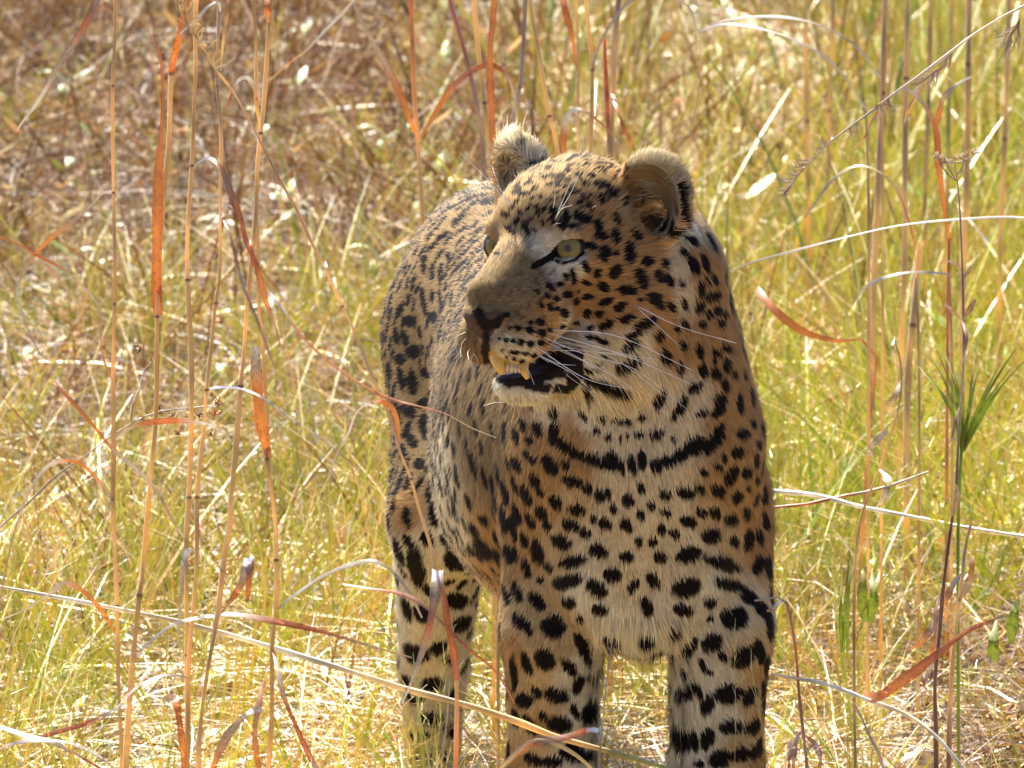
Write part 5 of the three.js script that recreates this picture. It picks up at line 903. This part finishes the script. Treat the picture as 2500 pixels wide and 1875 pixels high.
{
  const o = plant('brown_weed', 'tall thin dark weed topped with small white dried flowers on the right', 'weed', 2024, 0.02);
  stem(o, [2062, 352, 2068, 400, 2074, 461, 2078, 566, 2083, 667, 2080, 804, 2071, 941, 2061, 1091, 2054, 1127, 2047, 1178, 2037, 1280, 2027, 1383, 2020, 1468, 2022, 1600], [3, 4, 5, 5, 6, 7, 8, 9, 11, 10, 9, 9], [cDUSK, cWEED, cDUSK, cDARK, cWEED, cDARK, cWEED, cDARK], {});
  for (const [x, y, x1, y1] of [[2066, 390, 2030, 352], [2066, 390, 2046, 356], [2064, 380, 2082, 344], [2062, 352, 2100, 336]]) stem(o, [x1, y1, (x + x1) / 2 + 2, (y + y1) / 2 + 4, x, y], [2.5, 3, 3], [cDUSK, cDUSK], { toGround: false, name: 'twig' });
  for (const [x, y] of [[2022, 342], [2040, 352], [2062, 344], [2078, 340], [2100, 330], [2034, 346]]) bristles(o, [x - 5, y, x + 6, y - 2], 20, 14, [cWHITE, cPALE, cWHITE, cTAN], { name: 'flower_head', dir: [0, 0.3], w: 6 });
  for (const [xy, w] of [[[2080, 690, 2094, 670, 2104, 648, 2100, 646], 12], [[2078, 692, 2062, 676, 2048, 662, 2040, 655], 9], [[2078, 584, 2068, 574, 2056, 566, 2040, 562], 8], [[2079, 600, 2090, 590, 2096, 580, 2098, 574], 8], [[2078, 692, 2086, 720, 2084, 760, 2078, 790], 10], [[2072, 880, 2064, 910, 2054, 950, 2048, 944], 8], [[2056, 1120, 2066, 1090, 2068, 1060, 2062, 1040], 14]]) blade(o, xy, [3, w, w * 0.9, 2], [cDUSK, cWEED, cDUSK, cGREY], { twist: [0.2, 0.8], bulge: 0.01 });
  for (const [xy, w] of [[[2040, 1150, 2024, 1130, 2010, 1110, 2004, 1096], 12], [[2046, 1150, 2044, 1118, 2046, 1090, 2050, 1076], 16]]) blade(o, xy, [4, w, w, 2], [cGREEN, cLIME, cLIME], { twist: [0.2, 0.5], bulge: 0.01 });
}
{
  const o = plant('brown_weed', 'thick withered reddish weed stem with curled dead leaves, beside the thin weed', 'weed', 2048, -0.06);
  stem(o, [2098, 1130, 2085, 1188, 2078, 1250, 2068, 1315, 2061, 1400, 2052, 1530], [6, 8, 10, 11, 10, 9], [cDUSK, cTAN, cWEED, cDUSK, cDUSK], {});
  for (const [xy, w] of [[[2070, 1300, 2090, 1265, 2100, 1220, 2094, 1200], 18], [[2076, 1240, 2056, 1268, 2044, 1300, 2050, 1316], 16], [[2022, 1330, 2010, 1360, 1984, 1392, 1956, 1406], 18], [[2030, 1280, 2022, 1330, 2016, 1400, 1980, 1480], 12], [[2060, 1370, 2040, 1350, 2030, 1320, 2034, 1300], 16], [[2016, 1420, 2004, 1460, 1996, 1480, 2010, 1500], 10]]) blade(o, xy, [4, w, w * 0.8, 2], [cWEED, cDUSK, cORANGE, cDUSK], { twist: [0.2, 0.9], bulge: 0.02, d: -0.04 });
}
{
  const o = plant('red_leaf', 'long rust red blade curving up to the right, low on the right side', 'dry leaf', 1900, 0.04);
  blade(o, [1862, 1499, 1876, 1505, 1900, 1504, 1938, 1478, 1989, 1441, 2040, 1400, 2091, 1362, 2130, 1345, 2168, 1330], [14, 20, 24, 24, 21, 17, 12, 7, 3], [cRED, cORANGE, cRED, cORANGE, cRED, cORANGE, cRED, cDUSK], { twist: [0.25, 0.5], d: 0.0, d1: 0.06 });
  stem(o, [1665, 1456, 1784, 1478, 1887, 1513, 1955, 1543, 2023, 1588, 2085, 1664], [6, 8, 9, 8, 7], [cPALE, cWHITE, cPALE, cWHITE], { toGround: false, d: -0.02, d1: 0.08, name: 'straw' });
}
{
  const o = plant('bent_stem', 'red brown stem bent over at its top against the near foreleg', 'grass stem', 1743, -0.02);
  stem(o, [1630, 1298, 1661, 1292, 1690, 1292, 1699, 1305, 1709, 1349, 1719, 1417, 1726, 1502, 1736, 1588, 1743, 1659], [4, 5, 6, 7, 8, 9, 9, 10], [cGREY, cRED, cDUSK, cRED, cDUSK, cRED], {});
  for (const [xy, w] of [[[1730, 1580, 1718, 1610, 1714, 1650, 1720, 1690], 12], [[1740, 1590, 1762, 1610, 1772, 1640, 1766, 1680], 14], [[1708, 1600, 1706, 1625, 1704, 1650, 1706, 1670], 9], [[1690, 1295, 1676, 1308, 1664, 1318, 1656, 1320], 8]]) blade(o, xy, [4, w, w, 3], [cRED, cDUSK, cORANGE], { twist: [0.3, 0.9] });
}
{
  const o = plant('dead_twig', 'short split grey twig leaning left near the bottom, right of the foreleg', 'twig', 1920, 0.08);
  stem(o, [1844, 1516, 1858, 1546, 1876, 1580, 1910, 1664], [4, 8, 11, 12], [cGREY, cDUSK, cGREY, cDUSK], {});
}
{
  const o = plant('white_straw', 'thick bleached straw lying level behind the near shoulder on the right', 'straw', 1900, -0.75);
  stem(o, [1600, 1050, 1682, 1060, 1767, 1070, 1863, 1094, 1980, 1120, 2100, 1140, 2260, 1166], [8, 10, 9, 8, 9, 9], [cWHITE, cWHITE, cWHITE, cPALE, cWHITE], { toGround: false, d: -0.95, d1: -0.7 });
  stem(o, [1650, 1098, 1738, 1088, 1801, 1077, 1904, 1057, 2006, 1019], [6, 7, 6, 4], [cDUSK, cRED, cDUSK, cGREY], { toGround: false, name: 'twig', d: -0.85 });
}
{
  const o = plant('orange_leaf', 'blurred flat orange blade beside the neck on the right', 'dry leaf', 1740, -1.25);
  blade(o, [1634, 623, 1655, 650, 1682, 678, 1733, 715, 1784, 732, 1820, 736, 1860, 732], [14, 20, 20, 18, 12, 8, 4], [cORANGE, cORANGE, cORANGE, cORANGE, cORANGE], { twist: [-0.2, 0.1] });
  stem(o, [1860, 732, 1890, 760, 1880, 900], [5, 7, 8], [cORANGE, cTAN], {});
}
{
  const o = plant('dead_leaf', 'curled dark dead leaf with white edge hanging on a thin weed, right side', 'dry leaf', 1870, -0.35);
  stem(o, [1930, 730, 1945, 780, 1944, 850, 1934, 910, 1900, 1014, 1866, 1094, 1850, 1190], [3, 5, 6, 6, 6, 7], [cDUSK, cTAN, cDUSK, cDUSK, cRED], {});
  for (const [xy, w] of [[[1934, 905, 1922, 880, 1936, 850, 1946, 820], 24], [[1918, 930, 1895, 950, 1878, 972, 1886, 986], 20], [[1945, 800, 1932, 775, 1928, 750, 1932, 730], 12], [[1900, 1014, 1918, 1040, 1912, 1070, 1890, 1100], 20]]) blade(o, xy, [5, w, w * 0.8, 3], [cDUSK, cTAN, cGREY, cWHITE], { twist: [0.2, 1.0], bulge: 0.02 });
}
{
  const A = [['upper of two parallel pale blades arching over the top right', [1530, 62, 1552, 48, 1614, 38, 1699, 38, 1767, 53, 1836, 89, 1872, 126, 1900, 168], -1.1, [cPALE, cGREY, cGREY, cDUSK, cGREY, cGREY]], ['lower of two parallel pale blades arching over the top right', [1500, 84, 1521, 65, 1562, 53, 1624, 58, 1699, 79, 1767, 113, 1818, 157, 1870, 236], -0.95, [cTAN, cWHITE, cWHITE, cWHITE, cWHITE, cGREY]], ['tan blade in a high arch between seed stem and shoulder on the right', [1738, 470, 1760, 440, 1801, 386, 1853, 358, 1900, 372, 1938, 413, 1972, 512, 1979, 600], -0.9, [cGREY, cGREY, cPALE, cTAN, cTAN, cRED, cTAN]], ['grey blade bent in a low arch right of the shoulder', [1840, 660, 1870, 620, 1910, 600, 1950, 590, 1996, 588, 2050, 592], -1.0, [cGREY, cWHITE, cWHITE, cWHITE, cGREY]]];
  for (const [label, xy, d, col] of A) { const n = xy.length, o = plant('arching_leaf', label, 'dry leaf', xy[n - 2] + 10, d); blade(o, xy, [5, 8, 9, 10, 9, 8, 7], col, { twist: [0.9, 0.8], bulge: 0.05 }); stem(o, [xy[n - 2], xy[n - 1], xy[n - 2] + 6, xy[n - 1] + 160], [6, 7, 8], [cDUSK, cTAN, cTAN], { d: d + 0.03, d1: d }); }
}
{
  const o = plant('red_leaf', 'blurred reddish leaf pair forming a V among the right hand reeds', 'dry leaf', 2045, -1.2);
  blade(o, [2050, 520, 2036, 420, 2027, 358, 2020, 273, 1992, 222, 1972, 200, 1946, 186], [8, 14, 16, 15, 12, 10, 6], [cORANGE, cORANGE, cRED, cRED, cDUSK, cWHITE, cWHITE], { twist: [0.2, 0.6] });
  blade(o, [2022, 270, 2030, 240, 2040, 208, 2068, 182, 2100, 165], [12, 14, 13, 9, 4], [cRED, cRED, cDUSK, cWHITE, cWHITE], { twist: [0.2, 0.6] });
  stem(o, [2050, 515, 2048, 700, 2045, 1000], [7, 8, 8], [cRED, cTAN], {});
}
const RIGHT = 'blurred reed stems in the grass on the right';
for (const [label, xy, d, w, col] of [
  ['leftmost of the thick brown reed stems on the right', [1916, -60, 1914, 0, 1907, 205, 1897, 376, 1890, 566, 1885, 760], -1.9, 15, [cREED, cCANE, cTAN, cREED, cGREEN]],
  ['tan reed stem with red leaf, second thick one from the left on the right', [1963, -60, 1962, 0, 1958, 170, 1955, 341, 1952, 566, 1946, 800], -1.8, 13, [cTAN, cREED, cTAN, cTAN, cTAN]],
  ['brown reed stem leaning left and ending in a dark joint by the weed', [1990, 520, 1982, 600, 1972, 700, 1962, 800], -1.5, 16, [cTAN, cREED, cTAN, cREED]],
  ['tall orange brown reed stem, rightmost thick one', [2096, -60, 2095, 0, 2092, 137, 2088, 341, 2080, 600], -2.1, 15, [cREED, cCANE, cTAN, cCANE, cTAN]],
  ['greenish reed stem between the tan and the orange brown ones', [2058, -60, 2056, 0, 2050, 200, 2044, 420, 2040, 640], -2.6, 12, [cTAN, cSALLOW2(), cTAN, cSTEM]],
  ['faint reddish reed stem near the top edge left of the seeding stem', [1800, -60, 1798, 60, 1792, 240, 1788, 420], -3.0, 13, [cCANE, cTAN, cCANE, cREED]],
  ['faint tan reed stem near the top edge beneath the pale arches', [1742, -60, 1740, 80, 1744, 260, 1746, 420], -2.9, 12, [cTAN, cSTEM, cTAN]],
  ['short brown reed stem in front of the green grass at top right', [2012, -60, 2010, 60, 2004, 220, 1998, 420], -2.9, 12, [cCANE, cREED, cTAN]],
  ['faint brown reed stem at the right edge', [2180, -60, 2178, 100, 2170, 300, 2160, 560], -2.4, 13, [cREED, cTAN, cCANE]],
]) { const o = plant('reed_stem', label, 'reed', xy[xy.length - 2] - 4, d, RIGHT); stem(o, xy, [w * 0.9, w, w, w, w], col, { nodes: [2] }); }
function cSALLOW2() { return [0.5, 0.45, 0.12]; }
{
  const P = [['broad fresh green leaf upright right of the foreleg', [[1868, 1345, 1862, 1280, 1872, 1215], [1880, 1345, 1886, 1290, 1884, 1226]], -0.35, 26, 1872], ['broad green leaf at the right edge, low down', [[2184, 1390, 2190, 1330, 2202, 1284], [2150, 1430, 2146, 1390, 2152, 1340]], -0.2, 28, 2186], ['spiky bright green grass tuft right of the tall thin weed', [], -0.3, 7, 2096], ['narrow bright green grass blades by the near shoulder', [[1822, 1410, 1826, 1300, 1836, 1190], [1830, 1410, 1832, 1290, 1840, 1200], [1818, 1410, 1816, 1320, 1820, 1230]], -0.3, 9, 1826]];
  for (const [label, list, d, w, x] of P) {
    const o = plant('green_plant', label, 'green plant', x, d);
    if (!list.length) { for (let i = 0; i < 20; i++) { const a = rr(-0.75, 0.85), L = rr(90, 190); list.push([2080 + gauss() * 6, 960 + gauss() * 20, 2092 + a * L * 0.5, 940 - L * 0.55, 2096 + a * L * 1.1, 930 - L]); } stem(o, [2078, 950, 2074, 1040, 2070, 1130], [7, 7, 7], [cGREEN, cLIME], {}); }
    for (const xy of list) blade(o, xy, list.length > 6 ? [w, w * 0.8, 1.5] : [w * 0.4, w, w * 0.9, w * 0.5, 2], [cGREEN, cGREEN, cLIME], { twist: [0.1, 0.2], bulge: 0.02, d1: d + gauss() * 0.04 });
  }
}
renderer.render(scene, camera);
